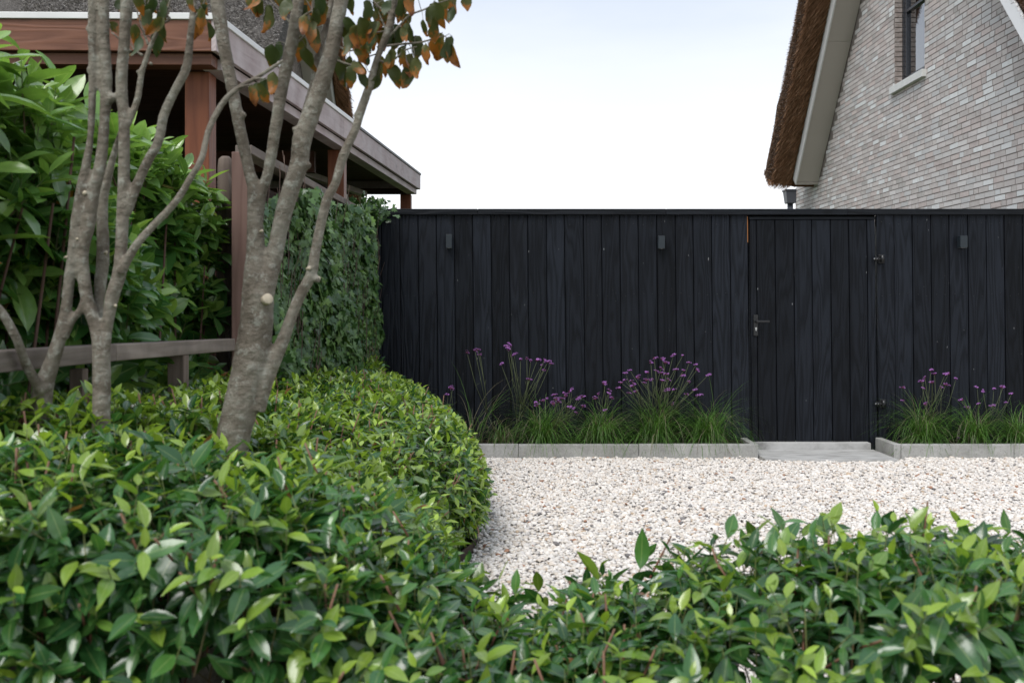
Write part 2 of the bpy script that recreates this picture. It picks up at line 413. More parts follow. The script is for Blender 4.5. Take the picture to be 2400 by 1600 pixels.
def shoots(tips, axes, nleaf, spacing, L, a_tip=42, a_low=92, grav=0.30, size_jit=0.33, young=0.3, old_c=None, young_c=None, mid_c=None, young_n=3):
    """spiral leaf shoots; returns pos, frame, size, colour of all leaves and stem segments"""
    n = len(tips); axes = nrm(axes)
    ref = np.tile(np.array([[0.3, 0.9, 0.31]]), (n, 1)); e1 = nrm(np.cross(axes, ref)); e2 = np.cross(axes, e1)
    ph = rng.uniform(0, 6.283, n); isyoung = rng.random(n) < young; vig = rng.uniform(0.75, 1.2, n)
    out = [[], [], [], []]
    for k in range(nleaf):
        f = k / max(1, nleaf - 1)
        az = ph + k * 2.39996 + rng.normal(0, 0.3, n)
        ang = np.radians(a_tip + (a_low - a_tip) * f ** 0.8 + rng.normal(0, 11, n))
        d = axes * np.cos(ang)[:, None] + (e1 * np.cos(az)[:, None] + e2 * np.sin(az)[:, None]) * np.sin(ang)[:, None]
        d[:, 2] -= grav * (0.3 + f); d = nrm(d)
        nv = axes + np.array([0, 0, 0.5]) + rng.normal(0, 0.22, (n, 3))
        p = tips - axes * (spacing * (k + 0.3 * rng.random(n)))[:, None]
        s = L * vig * rng.uniform(1 - size_jit, 1 + size_jit, n) * (0.62 + 0.38 * min(1, k / 3))
        yc = np.clip(1.0 - k / young_n, 0, 1) if young_n else 0
        m = (isyoung * yc * rng.uniform(0.6, 1.0, n))[:, None]
        base = old_c + (mid_c - old_c) * (rng.random(n) ** 1.5 * (1 - 0.6 * f))[:, None]
        c = base * (1 - m) + young_c * m
        c = c * rng.uniform(0.75, 1.25, n)[:, None]
        br = rng.random(n) < 0.004; c[br] = np.array([0.20, 0.085, 0.03])
        for lst, x in zip(out, (p, frames(d, nv), s, c)): lst.append(x)
    return [np.concatenate(x) for x in out]

def stem_mesh(a, b, r0, r1, ca, cb):
    """3-sided tapering sticks from a to b"""
    n = len(a); d = nrm(b - a); e1 = nrm(np.cross(d, np.tile([[0.31, 0.2, 0.93]], (n, 1)))); e2 = np.cross(d, e1)
    V = np.zeros((n, 6, 3)); Cc = np.zeros((n, 6, 3))
    for k in range(3):
        an = 2.0944 * k; off = e1 * math.cos(an) + e2 * math.sin(an)
        V[:, k] = a + off * (r0[:, None] if hasattr(r0, '__len__') else r0); V[:, 3 + k] = b + off * (r1[:, None] if hasattr(r1, '__len__') else r1)
        Cc[:, k] = ca; Cc[:, 3 + k] = cb
    q = np.array([(0, 1, 4, 3), (1, 2, 5, 4), (2, 0, 3, 5)])
    Q = (q[None] + (np.arange(n) * 6)[:, None, None]).reshape(-1, 4)
    tr = (np.array([(3, 4, 5)])[None] + (np.arange(n) * 6)[:, None, None]).reshape(-1, 3)
    return V.reshape(-1, 3), Q, tr, Cc.reshape(-1, 3)

def pick_largest(pos, size, count=300, cell=26):
    """the leaves that show largest: nearest leaf per screen cell, then the biggest on screen"""
    Y = pos[:, 1]; u = 1200 + F * pos[:, 0] / Y; w = HY - F * (pos[:, 2] - CAMZ) / Y
    ok = (u > 0) & (u < 2400) & (w > 0) & (w < 1600)
    idx = np.where(ok)[0]; idx = idx[np.argsort(np.linalg.norm(pos[idx] - np.array([0, 0, CAMZ]), axis=1))]
    key = (u[idx] // cell).astype(int) * 10000 + (w[idx] // cell).astype(int)
    _, first = np.unique(key, return_index=True); idx = idx[first]
    sc = size[idx] / Y[idx]
    return idx[np.argsort(-sc)[:count]]

def foliage(parent, pos, Rm, size, cols, tms, mat, n_parts=300, cell=26, part_name='leaf', stuff_name='foliage', alpha_from=2, far_tm=None, far_y=99):
    """largest leaves become parts, the rest one stuff part"""
    sel = pick_largest(pos, size, n_parts, cell); mask = np.ones(len(pos), bool); mask[sel] = False
    # shared leaf meshes: template x colour bucket
    K = 14; pal = cols[rng.choice(sel, min(K, len(sel)), replace=False)]
    meshes = {}
    for i in sel:
        j = int(np.argmin(((pal - cols[i]) ** 2).sum(1))); ti = int(rng.integers(len(tms))); key = (j, ti)
        if key not in meshes:
            tm = tms[ti]; cc = np.hstack([np.tile(pal[j], (len(tm[0]), 1)), tm[alpha_from][:, None]])
            meshes[key] = fast_mesh(part_name, tm[0], tm[1] if tm[1].shape[1] == 4 else None, tm[1] if tm[1].shape[1] == 3 else None, cc, mat)
        o = bpy.data.objects.new(part_name, meshes[key]); C.objects.link(o)
        m4 = Matrix(Rm[i].tolist()).to_4x4() @ Matrix.Diagonal((float(size[i]),) * 3 + (1.0,)); m4.translation = Vector(pos[i].tolist())
        adopt(o, parent); o.matrix_basis = m4
    rest = np.where(mask)[0]; ti = rng.integers(len(tms), size=len(rest))
    Vs, Qs, Cs, off = [], [], [], 0
    for k, tm in enumerate(tms):
        for far in (False, True):
            if far and far_tm is None: continue
            r = rest[ti == k]
            if far_tm is not None: r = r[(pos[r, 1] > far_y) == far]
            if len(r) == 0: continue
            V, Q, Cc = merge_template(far_tm if far else tm, pos[r], Rm[r], size[r], cols[r], alpha_from)
            Vs.append(V); Qs.append(Q + off); Cs.append(Cc); off += len(V)
    V = np.concatenate(Vs); Q = np.concatenate(Qs)
    me = fast_mesh(stuff_name, V, Q if Q.shape[1] == 4 else None, Q if Q.shape[1] == 3 else None, np.concatenate(Cs), mat)
    return tag(link_mesh(stuff_name, me, parent), kind='stuff')

# ------------------------------------------------------------------ setting: ground, gravel, soil
YF = 8.73                     # black fence front face
YK = 8.29                     # front of the planter kerbs
s = 600.0
tag(MB().add([(-s, -s, -0.06), (s, -s, -0.06), (s, s, -0.06), (-s, s, -0.06)], [(0, 1, 2, 3)]).build('ground', 'ground'), kind='structure')
tag(MB().add([(-1.7, 1.2, -0.014), (14, 1.2, -0.014), (14, YK + 0.2, -0.014), (-1.7, YK + 0.2, -0.014)], [(0, 1, 2, 3)]).build('gravel_base', 'gravel_bed'), kind='structure')

# hedge outline on the ground (right-hand edge), used for soil, steel edging, gravel and the hedge itself
EDGE = [(-0.10, 2.95), (-0.20, 3.15), (-0.33, 3.55), (-0.40, 4.0), (-0.37, 4.45), (-0.29, 4.78), (-0.22, 5.05), (-0.20, 5.4), (-0.26, 6.0), (-0.40, 6.8), (-0.55, 7.5), (-0.68, 8.2)]
def edge_x(y):
    return np.interp(y, [p[1] for p in EDGE], [p[0] for p in EDGE])
poly = [(-4.5, 2.95, -0.004), (EDGE[0][0], 2.95, -0.004)] + [(x - 0.01, y, -0.004) for x, y in EDGE[1:]] + [(-0.68, 8.72, -0.004), (-4.5, 8.72, -0.004)]
tag(MB().add(poly, [tuple(range(len(poly)))]).build('hedge_soil', 'soil'), kind='structure')
tag(MB().add([(-4.5, 1.9, 0.0), (3.2, 1.9, 0.0), (3.2, 2.86, 0.0), (-4.5, 2.86, 0.0)], [(0, 1, 2, 3)]).build('front_bed_soil', 'soil'), kind='structure')

# gravel stones
ICO_T = (1 + 5 ** 0.5) / 2
ico_v = nrm(np.array([(-1, ICO_T, 0), (1, ICO_T, 0), (-1, -ICO_T, 0), (1, -ICO_T, 0), (0, -1, ICO_T), (0, 1, ICO_T), (0, -1, -ICO_T), (0, 1, -ICO_T), (ICO_T, 0, -1), (ICO_T, 0, 1), (-ICO_T, 0, -1), (-ICO_T, 0, 1)], float))
ico_all = np.array([(0, 11, 5), (0, 5, 1), (0, 1, 7), (0, 7, 10), (0, 10, 11), (1, 5, 9), (5, 11, 4), (11, 10, 2), (10, 7, 6), (7, 1, 8), (3, 9, 4), (3, 4, 2), (3, 2, 6), (3, 6, 8), (3, 8, 9), (4, 9, 5), (2, 4, 11), (6, 2, 10), (8, 6, 7), (9, 8, 1)])
ico_f = ico_all[np.argsort(-ico_v[ico_all].mean(1)[:, 2])[:15]]      # the buried underside of a pebble is left open
sp = 0.0192
gx, gy = np.meshgrid(np.arange(-0.75, 5.4, sp), np.arange(2.86, YK - 0.005, sp)); gx = gx.ravel(); gy = gy.ravel()
gx = gx + rng.normal(0, 0.007, len(gx)); gy = gy + rng.normal(0, 0.007, len(gy))
keep = (gx > edge_x(gy) + 0.02) & (gx < 0.535 * gy + 0.35) & (gy < YK - 0.008)
keep &= ~((gx > 2.02) & (gx < 3.25) & (gy > 8.12))
gx, gy = gx[keep], gy[keep]; n = len(gx)
rad = rng.lognormal(math.log(0.0110), 0.24, n)
kinds = rng.choice(6, n, p=[0.64, 0.22, 0.08, 0.028, 0.012, 0.02])
pal = np.array([(0.80, 0.75, 0.69), (0.72, 0.64, 0.555), (0.64, 0.60, 0.56), (0.22, 0.205, 0.20), (0.40, 0.22, 0.14), (0.55, 0.42, 0.30)])
cols = pal[kinds] * rng.uniform(0.80, 1.05, n)[:, None]
mound = 0.003 * np.sin(gx * 2.3 + 1) * np.cos(gy * 1.7) + 0.003 * np.sin(gx * 5.1 + gy * 4.3)
pos = np.stack([gx, gy, mound - 0.007 + rng.normal(0, 0.0042, n)], 1)
Vs, Ts, Cs, off = [], [], [], 0
tmpl = [ico_v * np.array([1.2, 0.98, 0.66]) * (1 + rng.normal(0, 0.13, (12, 1))) for _ in range(8)]
which = rng.integers(8, size=n); an = rng.uniform(0, 6.283, n)
til = rng.normal(0, 0.3, n)
for k in range(8):
    r = np.where(which == k)[0]; ca, sa = np.cos(an[r]), np.sin(an[r]); z = np.zeros_like(ca); o1 = np.ones_like(ca)
    ct, st = np.cos(til[r]), np.sin(til[r])
    Rz = np.stack([np.stack([ca, -sa, z], 1), np.stack([sa, ca, z], 1), np.stack([z, z, o1], 1)], 1)
    Rx = np.stack([np.stack([o1, z, z], 1), np.stack([z, ct, -st], 1), np.stack([z, st, ct], 1)], 1)
    tm = (tmpl[k], ico_f, np.ones(12))
    V, Q, Cc = merge_template(tm, pos[r], Rz @ Rx, rad[r], cols[r])
    Vs.append(V); Ts.append(Q + off); Cs.append(Cc); off += len(V)
me = fast_mesh('gravel', np.concatenate(Vs), None, np.concatenate(Ts), np.concatenate(Cs), 'stone')
tag(link_mesh('gravel', me), 'loose white and beige pebble gravel covering the yard', 'gravel', kind='stuff')

# steel edging along the hedge
m = MB()
pts = [(x + 0.015, y) for x, y in EDGE]
for (x0, y0), (x1, y1) in zip(pts[:-1], pts[1:]):
    m.add([(x0, y0, -0.05), (x1, y1, -0.05), (x1, y1, 0.05), (x0, y0, 0.05), (x0 - 0.005, y0, -0.05), (x1 - 0.005, y1, -0.05), (x1 - 0.005, y1, 0.05), (x0 - 0.005, y0, 0.05)],
          [(0, 1, 2, 3), (7, 6, 5, 4), (3, 2, 6, 7)])
tag(m.build('steel_edging', 'edging'), 'thin dark steel edging strip between gravel and rounded hedge', 'edging')

# ------------------------------------------------------------------ black fence and gate
def FX(px): return PX(px, YF)
SH = 0.011
left_edges = [850.0, 892.7, 936.3, 979.2, 1022, 1064, 1107, 1150, 1192.7, 1236, 1279.6, 1322.4, 1366.5, 1409, 1452.2, 1495, 1538.4, 1582, 1623.7, 1667, 1710.2, 1752.0]
right_edges = [2052.5, 2093.7, 2137.3, 2180.8, 2223.7, 2267, 2310.6, 2353, 2395.5, 2439, 2482, 2525, 2568]
gate_edges = [1756.5, 1772, 1816, 1859.6, 1902, 1946, 1988.8, 2031.6, 2051]
def board(x0, x1, z0, z1, parent, yoff=0.0, thick=0.022, name='board', mat='fence_black'):
    g = 0.0035; yo = yoff + random.uniform(-0.002, 0.002)
    return MB().box(x0 + g, x1 - g, YF + yo, YF + yo + thick, z0, z1, SH).build(name, mat, parent, bevel=0.0035)
ZCAP0, ZCAP1 = PZ(505, YF), PZ(490, YF); ZG_TOP = PZ(530, YF)
fence = empty('board_fence', (FX(1700), YF, 0), 'tall fence of black stained vertical boards with a flat cap rail', 'fence')
for a, b in list(zip(left_edges[:-1], left_edges[1:])):
    board(FX(a), FX(b), 0.085, ZCAP0 + 0.02, fence)
for i, (a, b) in enumerate(zip(right_edges[:-1], right_edges[1:])):
    board(FX(a), FX(b), 0.02 if i == 0 else 0.085, ZCAP0 + 0.02, fence, yoff=-0.012 if i == 0 else 0)
# inner backing closing the joints; gate-gap pieces added to stop light leaking through
MB().box(FX(845), FX(1764), YF + 0.062, YF + 0.085, 0.1, ZCAP0 + 0.01, 0).build('backing_panel', 'cap_black', fence)  # added second layer, reaches on to close the gap beside the gate
MB().box(FX(1764), FX(2056), YF + 0.064, YF + 0.087, ZG_TOP, ZCAP0 + 0.01, 0).build('added_gap_backing', 'cap_black', fence)  # added dark strip that keeps light out above the gate
MB().box(FX(845), FX(1752), YF + 0.028, YF + 0.06, 0.1, ZCAP0, 0).build('backing_panel', 'cap_black', fence)
MB().box(FX(2056), FX(2570), YF + 0.028, YF + 0.06, 0.1, ZCAP0, 0).build('backing_panel', 'cap_black', fence)
caps = [845, 1120, 1560, 1985, 2575]
for a, b in zip(caps[:-1], caps[1:]):
    MB().box(FX(a) + 0.0008, FX(b) - 0.0008, YF - 0.028, YF + 0.075, ZCAP0 + 0.004, ZCAP1).build('cap_rail', 'cap_black', fence, bevel=0.004)
MB().box(FX(2045), FX(2063), YF - 0.006, YF + 0.11, -0.02, 0.118, 0).build('gate_post', 'cap_black', fence, bevel=0.003)
MB().box(FX(1751), FX(1752.6), YF + 0.004, YF + 0.03, PZ(568, YF), PZ(507, YF), SH).build('raw_edge', 'wood_raw', fence)
# scattered screw heads along two rails
for a, b in list(zip(left_edges[1:-1], left_edges[2:])) + list(zip(right_edges[:-3], right_edges[1:-2])):
    for py in (523, 690):
        for f in (0.28, 0.74):
            m = MB()
            z = PZ(py + random.uniform(-4, 4), YF); x = FX(a + (b - a) * f) + SH * (2.1 - z)
            m.tube([(x, YF - 0.0045 - (0.012 if a == 2052.5 else 0), z), (x, YF + 0.004, z)], [0.0036, 0.0036], 6)
            m.build('screw', 'black_metal', fence)

gate = empty('garden_gate', (FX(1903), YF, 0.11), 'black stained board gate with lever handle and steel hinges', 'gate')
ZG0, ZG1 = PZ(1037, YF), PZ(515, YF)
for a, b in zip(gate_edges[:-1], gate_edges[1:]):
    board(FX(a), FX(b), ZG0, ZG1, gate, yoff=0.004)
MB().box(FX(1756), FX(2052), YF - 0.002, YF + 0.035, PZ(514.2, YF), PZ(508, YF), 0).build('top_strip', 'cap_black', gate, bevel=0.002)
MB().box(FX(1757), FX(2050), YF + 0.029, YF + 0.06, ZG0 + 0.02, ZG1 - 0.005, 0).build('gate_frame', 'cap_black', gate)
hp = MB().box(FX(1765.5), FX(1776), YF - 0.010, YF + 0.006, PZ(786.5, YF), PZ(737.5, YF)).build('handle_plate', 'black_metal', gate, bevel=0.002)
zl = PZ(753, YF)
MB().tube([(FX(1771), YF - 0.006, zl), (FX(1771), YF - 0.05, zl)], [0.009, 0.009], 12).build('lever_neck', 'black_metal', hp, True)
MB().box(FX(1769), FX(1800), YF - 0.062, YF - 0.046, zl - 0.010, zl + 0.010).build('lever', 'black_metal', hp, bevel=0.005)
zk = PZ(769, YF)
m = MB().tube([(FX(1771), YF - 0.016, zk), (FX(1771), YF - 0.006, zk)], [0.0085, 0.0085], 14)
m.box(FX(1771) - 0.005, FX(1771) + 0.005, YF - 0.0155, YF - 0.006, zk - 0.022, zk - 0.004)
m.build('lock_cylinder', 'steel', hp)
for (hx, hy) in ((2058, 607), (2061, 945)):
    z = PZ(hy, YF); x = FX(hx)
    h = MB().box(x - 0.005, x + 0.045, YF - 0.028, YF - 0.0125, z - 0.038, z + 0.038).build('hinge', 'black_metal', gate, bevel=0.003)
    MB().tube([(x + 0.022, YF - 0.045, z - 0.030), (x + 0.022, YF - 0.045, z + 0.032)], [0.017, 0.017], 14).build('hinge_barrel', 'black_metal', h, True)
    m = MB().tube([(x - 0.052, YF - 0.036, z), (x + 0.01, YF - 0.036, z)], [0.0065, 0.0065], 10)
    m.build('hinge_bolt', 'steel', h, True)
    m = MB()
    m.box(x - 0.032, x - 0.022, YF - 0.034, YF + 0.004, z - 0.018, z + 0.018); m.build('hinge_plate', 'black_metal', h)
    for k in (-0.036, -0.016): MB().tube([(x + k - 0.007, YF - 0.036, z), (x + k + 0.007, YF - 0.036, z)], [0.015, 0.015], 6).build('hinge_nut', 'black_metal', h)

# wall lamps
lab = ['small anthracite box lamp on black fence nearest the ivy', 'small anthracite box lamp on black fence above the big verbena, beside the gate', 'small anthracite box lamp on black fence beyond the gate hinges']
for i, (x0, x1, y0, y1) in enumerate(((1045, 1059, 549, 581), (1543, 1558.5, 552.5, 582), (2251, 2268, 552, 580))):
    e = empty('wall_lamp', (FX((x0 + x1) / 2), YF, PZ(y1, YF)), lab[i], 'wall lamp', 'box lamps on the black fence')
    YL = YF - 0.085; xa, xb = PX(x0, YL), PX(x1, YL); za, zb = PZ(y1, YL), PZ(y0, YL)
    b = MB().box(xa, xb, YL, YF - 0.016, za, zb).build('lamp_body', 'lamp', e, bevel=0.002)
    MB().box(xa + 0.008, xb - 0.008, YF - 0.017, YF - 0.004, za + 0.012, zb - 0.012).build('wall_plate', 'lamp', e)
    MB().box(xa + 0.006, xb - 0.006, YL + 0.008, YF - 0.024, za - 0.002, za + 0.003).build('lens', 'lamp_lens', e)

# ------------------------------------------------------------------ planters, threshold, slab
KT = 0.06
ZK = PZ(1041, YK)
e = empty('planter_edging', (PX(1490, YK), YK, 0), 'long low concrete kerb edging of the flower bed beside the rounded hedge', 'kerb', 'concrete planter edgings')
xs = [PX(p, YK) for p in (932, 1215, 1497, 1778)]
for a, b in zip(xs[:-1], xs[1:]):
    MB().box(a + 0.0015, b - 0.0015, YK, YK + KT, -0.1, ZK + random.uniform(-0.002, 0.002)).build('kerbstone', 'concrete', e, bevel=0.006)
MB().box(xs[-1] - KT, xs[-1] - 0.004, YK + KT + 0.002, YF - 0.03, -0.1, ZK + 0.003).build('kerbstone', 'concrete', e, bevel=0.006)
e = empty('planter_edging', (PX(2240, YK), YK, 0), 'low concrete kerb edging of the bed on the hinge side of the gate', 'kerb', 'concrete planter edgings')
xr = [PX(p, YK) for p in (2094.5, 2377, 2660)]
for a, b in zip(xr[:-1], xr[1:]):
    MB().box(a + 0.0015 + (KT + 0.002 if a == xr[0] else 0), b - 0.0015, YK, YK + KT, -0.1, ZK + random.uniform(-0.002, 0.002)).build('kerbstone', 'concrete', e, bevel=0.006)
MB().box(xr[0] + 0.001, xr[0] + KT, YK - 0.001, YF - 0.016, -0.1, ZK + 0.003).build('kerbstone', 'concrete', e, bevel=0.006)
for a, b, nm in ((PX(930, YK), xs[-1] - KT, 0), (xr[0] + KT, xr[-1], 1)):
    n1, n2 = 60, 6
    X, Y = np.meshgrid(np.linspace(a - 0.02, b + 0.02, n1), np.linspace(YK + 0.03, YF + 0.06, n2)); Z = 0.078 + rng.normal(0, 0.008, X.shape)
    V = np.stack([X, Y, Z], 2).reshape(-1, 3); q = [(r * n1 + c, r * n1 + c + 1, (r + 1) * n1 + c + 1, (r + 1) * n1 + c) for r in range(n2 - 1) for c in range(n1 - 1)]
    tag(link_mesh('planter_soil', fast_mesh('planter_soil', V, np.array(q), mat='soil')), kind='structure')
xa, xb = PX(1779, 8.6), PX(2043, 8.6)
tag(MB().box(xs[-1] + 0.012, PX(2044, 8.62), YF - 0.085, YF + 0.06, 0.0, PZ(1037.5, YF - 0.08)).build('door_threshold', 'slab', bevel=0.004), 'pale concrete threshold block under the black gate', 'threshold')
zs = 0.014
xr_far = PX(2046, 8.63)
tag(MB().hexa([(xs[-1] + 0.008, 8.08, -0.05), (PX(2089, YK) - 0.02, 8.08, -0.05), (PX(2089, YK) - 0.02, YF - 0.088, -0.05), (xs[-1] + 0.008, YF - 0.088, -0.05)],
              [(xs[-1] + 0.008, 8.08, zs), (PX(2089, YK) - 0.02, 8.08, zs), (PX(2089, YK) - 0.02, YF - 0.088, zs), (xs[-1] + 0.008, YF - 0.088, zs)]).build('paving_slab', 'slab', bevel=0.004),
    'flat pale concrete slab in front of the gate, between the kerbs', 'paving slab')

# ------------------------------------------------------------------ ornamental grass and verbena
def grass_clump(x, y, z, nb, length, spread, label, dry=0.0, name='grass_clump'):
    e = empty(name, (x, y, z), label, 'ornamental grass', 'grass clumps along the black fence')
    seg = 7; az = rng.uniform(0, 6.283, nb); L = length * rng.uniform(0.6, 1.5, nb); lean0 = np.abs(rng.normal(0.36, 0.50, nb)); curl = rng.uniform(1.1, 3.3, nb) * spread
    base = np.stack([x + rng.normal(0, 0.042, nb), y + np.clip(rng.normal(0, 0.035, nb), -0.09, 0.09), np.full(nb, z)], 1)
    w0 = rng.uniform(0.0014, 0.0030, nb)
    cx, sx = np.cos(az), np.sin(az) * 0.75
    V = np.zeros((nb, seg + 1, 2, 3)); p = base.copy(); th = lean0.copy()
    side = np.stack([-np.sin(az), np.cos(az), np.zeros(nb)], 1)
    for i in range(seg + 1):
        f = i / seg; w = w0 * (1 - f ** 2 * 0.9)
        V[:, i, 0] = p + side * w[:, None]; V[:, i, 1] = p - side * w[:, None]
        d = np.stack([np.sin(th) * cx, np.sin(th) * sx, np.cos(th)], 1); p = p + d * (L / seg)[:, None]; th = th + curl / seg
        p[:, 1] = np.minimum(p[:, 1], YF - 0.012)
        p[:, 2] = np.maximum(p[:, 2], 0.02)
    q = np.array([(i * 2, i * 2 + 1, i * 2 + 3, i * 2 + 2) for i in range(seg)])
    Q = (q[None] + (np.arange(nb) * (seg + 1) * 2)[:, None, None]).reshape(-1, 4)
    g0 = np.array([0.04, 0.115, 0.016]); g1 = np.array([0.12, 0.24, 0.045]); dr = np.array([0.20, 0.18, 0.12])
    c = g0 + (g1 - g0) * rng.random(nb)[:, None]; isd = rng.random(nb) < (0.10 + dry); c[isd] = dr
    cc = np.repeat(np.repeat(c[:, None, :], seg + 1, 1)[:, :, None, :], 2, 2).reshape(-1, 3)
    me = fast_mesh('blades', V.reshape(-1, 3), Q, None, cc, 'grass')
    tag(link_mesh('blades', me, e), kind='stuff'); return e
YG = 8.5
gl = [(1268, 600, 0.46, 'arching green grass clump under the tallest thin verbena stems'),
      (1411, 540, 0.43, 'arching green grass clump at the middle of the long kerb'),
      (1529, 600, 0.45, 'arching green grass clump below the densest verbena'),
      (1655, 580, 0.46, 'arching green grass clump at the latch side of the gate'),
      (2170, 580, 0.45, 'arching green grass clump just past the gate hinges'),
      (2284, 520, 0.44, 'second green grass clump past the gate hinges'),
      (2392, 520, 0.47, 'third green grass clump past the gate hinges')]
for px, nb, L, lb in gl:
    k = random.uniform(0.84, 1.12); grass_clump(PX(px + random.uniform(-8, 8), YG), YG + random.uniform(-0.02, 0.02), 0.08, int(nb * k), L * k, random.uniform(0.8, 1.15), lb, random.uniform(0, 0.08))
grass_clump(PX(1112, YG), YG, 0.08, 46, 0.62, 0.75, 'sparse wispy grass tuft rising behind the rounded hedge', 0.3)
grass_clump(PX(1178, YG), YG, 0.08, 150, 0.40, 1.35, 'drooping half dry grass tuft between hedge and first full clump', 0.45)
#grass_clump(PX(1345, YG), YG + 0.03, 0.08, 70, 0.36, 1.3, 'thin low grass tuft between two full clumps on long kerb', 0.3)

# verbena flower heads: a dome of tiny florets; four shared meshes
def floret_mesh():
    nb = 30; th = rng.uniform(0, 6.283, nb); ph = np.arccos(rng.uniform(0.05, 1, nb)); r = rng.uniform(0.75, 1.0, nb)
    ctr = np.stack([np.sin(ph) * np.cos(th) * r, np.sin(ph) * np.sin(th) * r, np.cos(ph) * r * 0.75], 1) * 0.55
    lob = rng.normal(0, 0.55, (4, 3)) * np.array([1, 1, 0.55]); ctr = ctr + lob[rng.integers(4, size=nb)]
    V = []; T = []; Cc = []
    for i, c in enumerate(ctr):
        nv = c / np.linalg.norm(c); a = np.cross(nv, [0.3, 0.2, 0.9]); a /= np.linalg.norm(a); b = np.cross(nv, a); b0 = len(V); s_ = rng.uniform(0.20, 0.32)
        col = np.array([0.52, 0.23, 0.64]) * rng.uniform(0.65, 1.35); V.append(c * 0.93); Cc.append(col * 0.5)
        for k in range(6):
            an_ = k * 1.0472; V.append(c + (a * math.cos(an_) + b * math.sin(an_)) * s_ * (1 if k % 2 else 0.75) + nv * 0.06); Cc.append(col)
        T += [(b0, b0 + 1 + k, b0 + 1 + (k + 1) % 6) for k in range(6)]
    b0 = len(V)      # dark reddish calyx core below the florets
    for v in ico_v: V.append(v * np.array([0.6, 0.6, 0.42]) - np.array([0, 0, 0.05])); Cc.append(np.array([0.13, 0.035, 0.075]))
    T += [tuple(int(i) + b0 for i in f) for f in ico_all]
    return fast_mesh('flower_head', np.array(V), None, np.array(T), np.array(Cc), 'petal', False)
HEADS = [floret_mesh() for _ in range(5)]
def c6(x, y): return (860 + x / 2.45, 460 + y / 2.45)
def c7(x, y): return (1680 + x / 2.45, 460 + y / 2.45)
verb = [
 (c6, 1190, [(575, 897), (620, 885), (650, 908), (635, 880)], 'single thin verbena with three small heads leaning towards the hedge'),
 (c6, 1212, [(805, 862), (825, 855), (815, 878), (845, 905), (770, 962), (882, 937), (918, 932), (940, 945), (978, 940), (1020, 940), (1040, 950), (1055, 960), (1005, 970), (1020, 995), (930, 1050), (835, 912)], 'tallest purple verbena with forked bare stems, first of the long bed'),
 (c6, 1300, [(970, 1185), (975, 1200), (1010, 1172), (1030, 1160), (1077, 1140), (1085, 1165), (1100, 1180), (1070, 1190), (1130, 1130), (1140, 1145), (1120, 1160), (1178, 1105), (1165, 1118), (1160, 1210), (1185, 1215), (1210, 1160), (1240, 1150), (1240, 1205), (1205, 1240)], 'low purple verbena spreading over the grass of the long bed'),
 (c6, 1415, [(1327, 1135), (1310, 1160), (1360, 1075), (1390, 1110), (1385, 1130), (1410, 1155), (1368, 1228), (1370, 1070)], 'small verbena with few heads between the low and the bushy one'),
 (c6, 1540, [(1450, 1100), (1460, 1070), (1480, 1055), (1485, 1015), (1510, 998), (1530, 1075), (1525, 1090), (1505, 1130), (1548, 1120), (1555, 1040), (1605, 1055), (1612, 1012), (1640, 1050), (1650, 928), (1630, 955), (1695, 935), (1715, 955), (1690, 985), (1690, 1015), (1720, 1020), (1695, 1058), (1730, 1050), (1735, 1110), (1762, 1110), (1715, 1115), (1753, 1195), (1760, 910), (1815, 912), (1775, 995), (1820, 1000), (1810, 1025), (1850, 955), (1890, 965), (1895, 995), (1850, 1065), (1885, 1110), (1910, 1140), (1835, 1135), (1960, 1025), (1590, 1070), (1660, 1000), (1520, 1060)], 'large bushy verbena with dozens of purple heads by the gate'),
 (c7, 2190, [(1228, 998), (1250, 1020), (1195, 1040), (1175, 1062), (1190, 1100), (1237, 1068), (1068, 1097), (1070, 1170), (1197, 1193), (1310, 1022), (1330, 1018), (1315, 1080), (1288, 1098), (1373, 1048), (1185, 1055)], 'tall purple verbena just past the gate hinges'),
 (c7, 2300, [(1407, 1168), (1495, 1095), (1528, 1118), (1590, 1105), (1635, 1095), (1645, 1095), (1500, 1190), (1440, 1212), (1583, 1200), (1665, 1183), (1693, 1133), (1395, 1388)], 'lower purple verbena under the lamp past the gate'),
 (c6, 1040, [(480, 1100), (465, 1137), (492, 1103)], 'few verbena heads peeping over the rounded hedge'),
]
sc0, sc1 = np.array([0.05, 0.075, 0.035]), np.array([0.09, 0.11, 0.05])
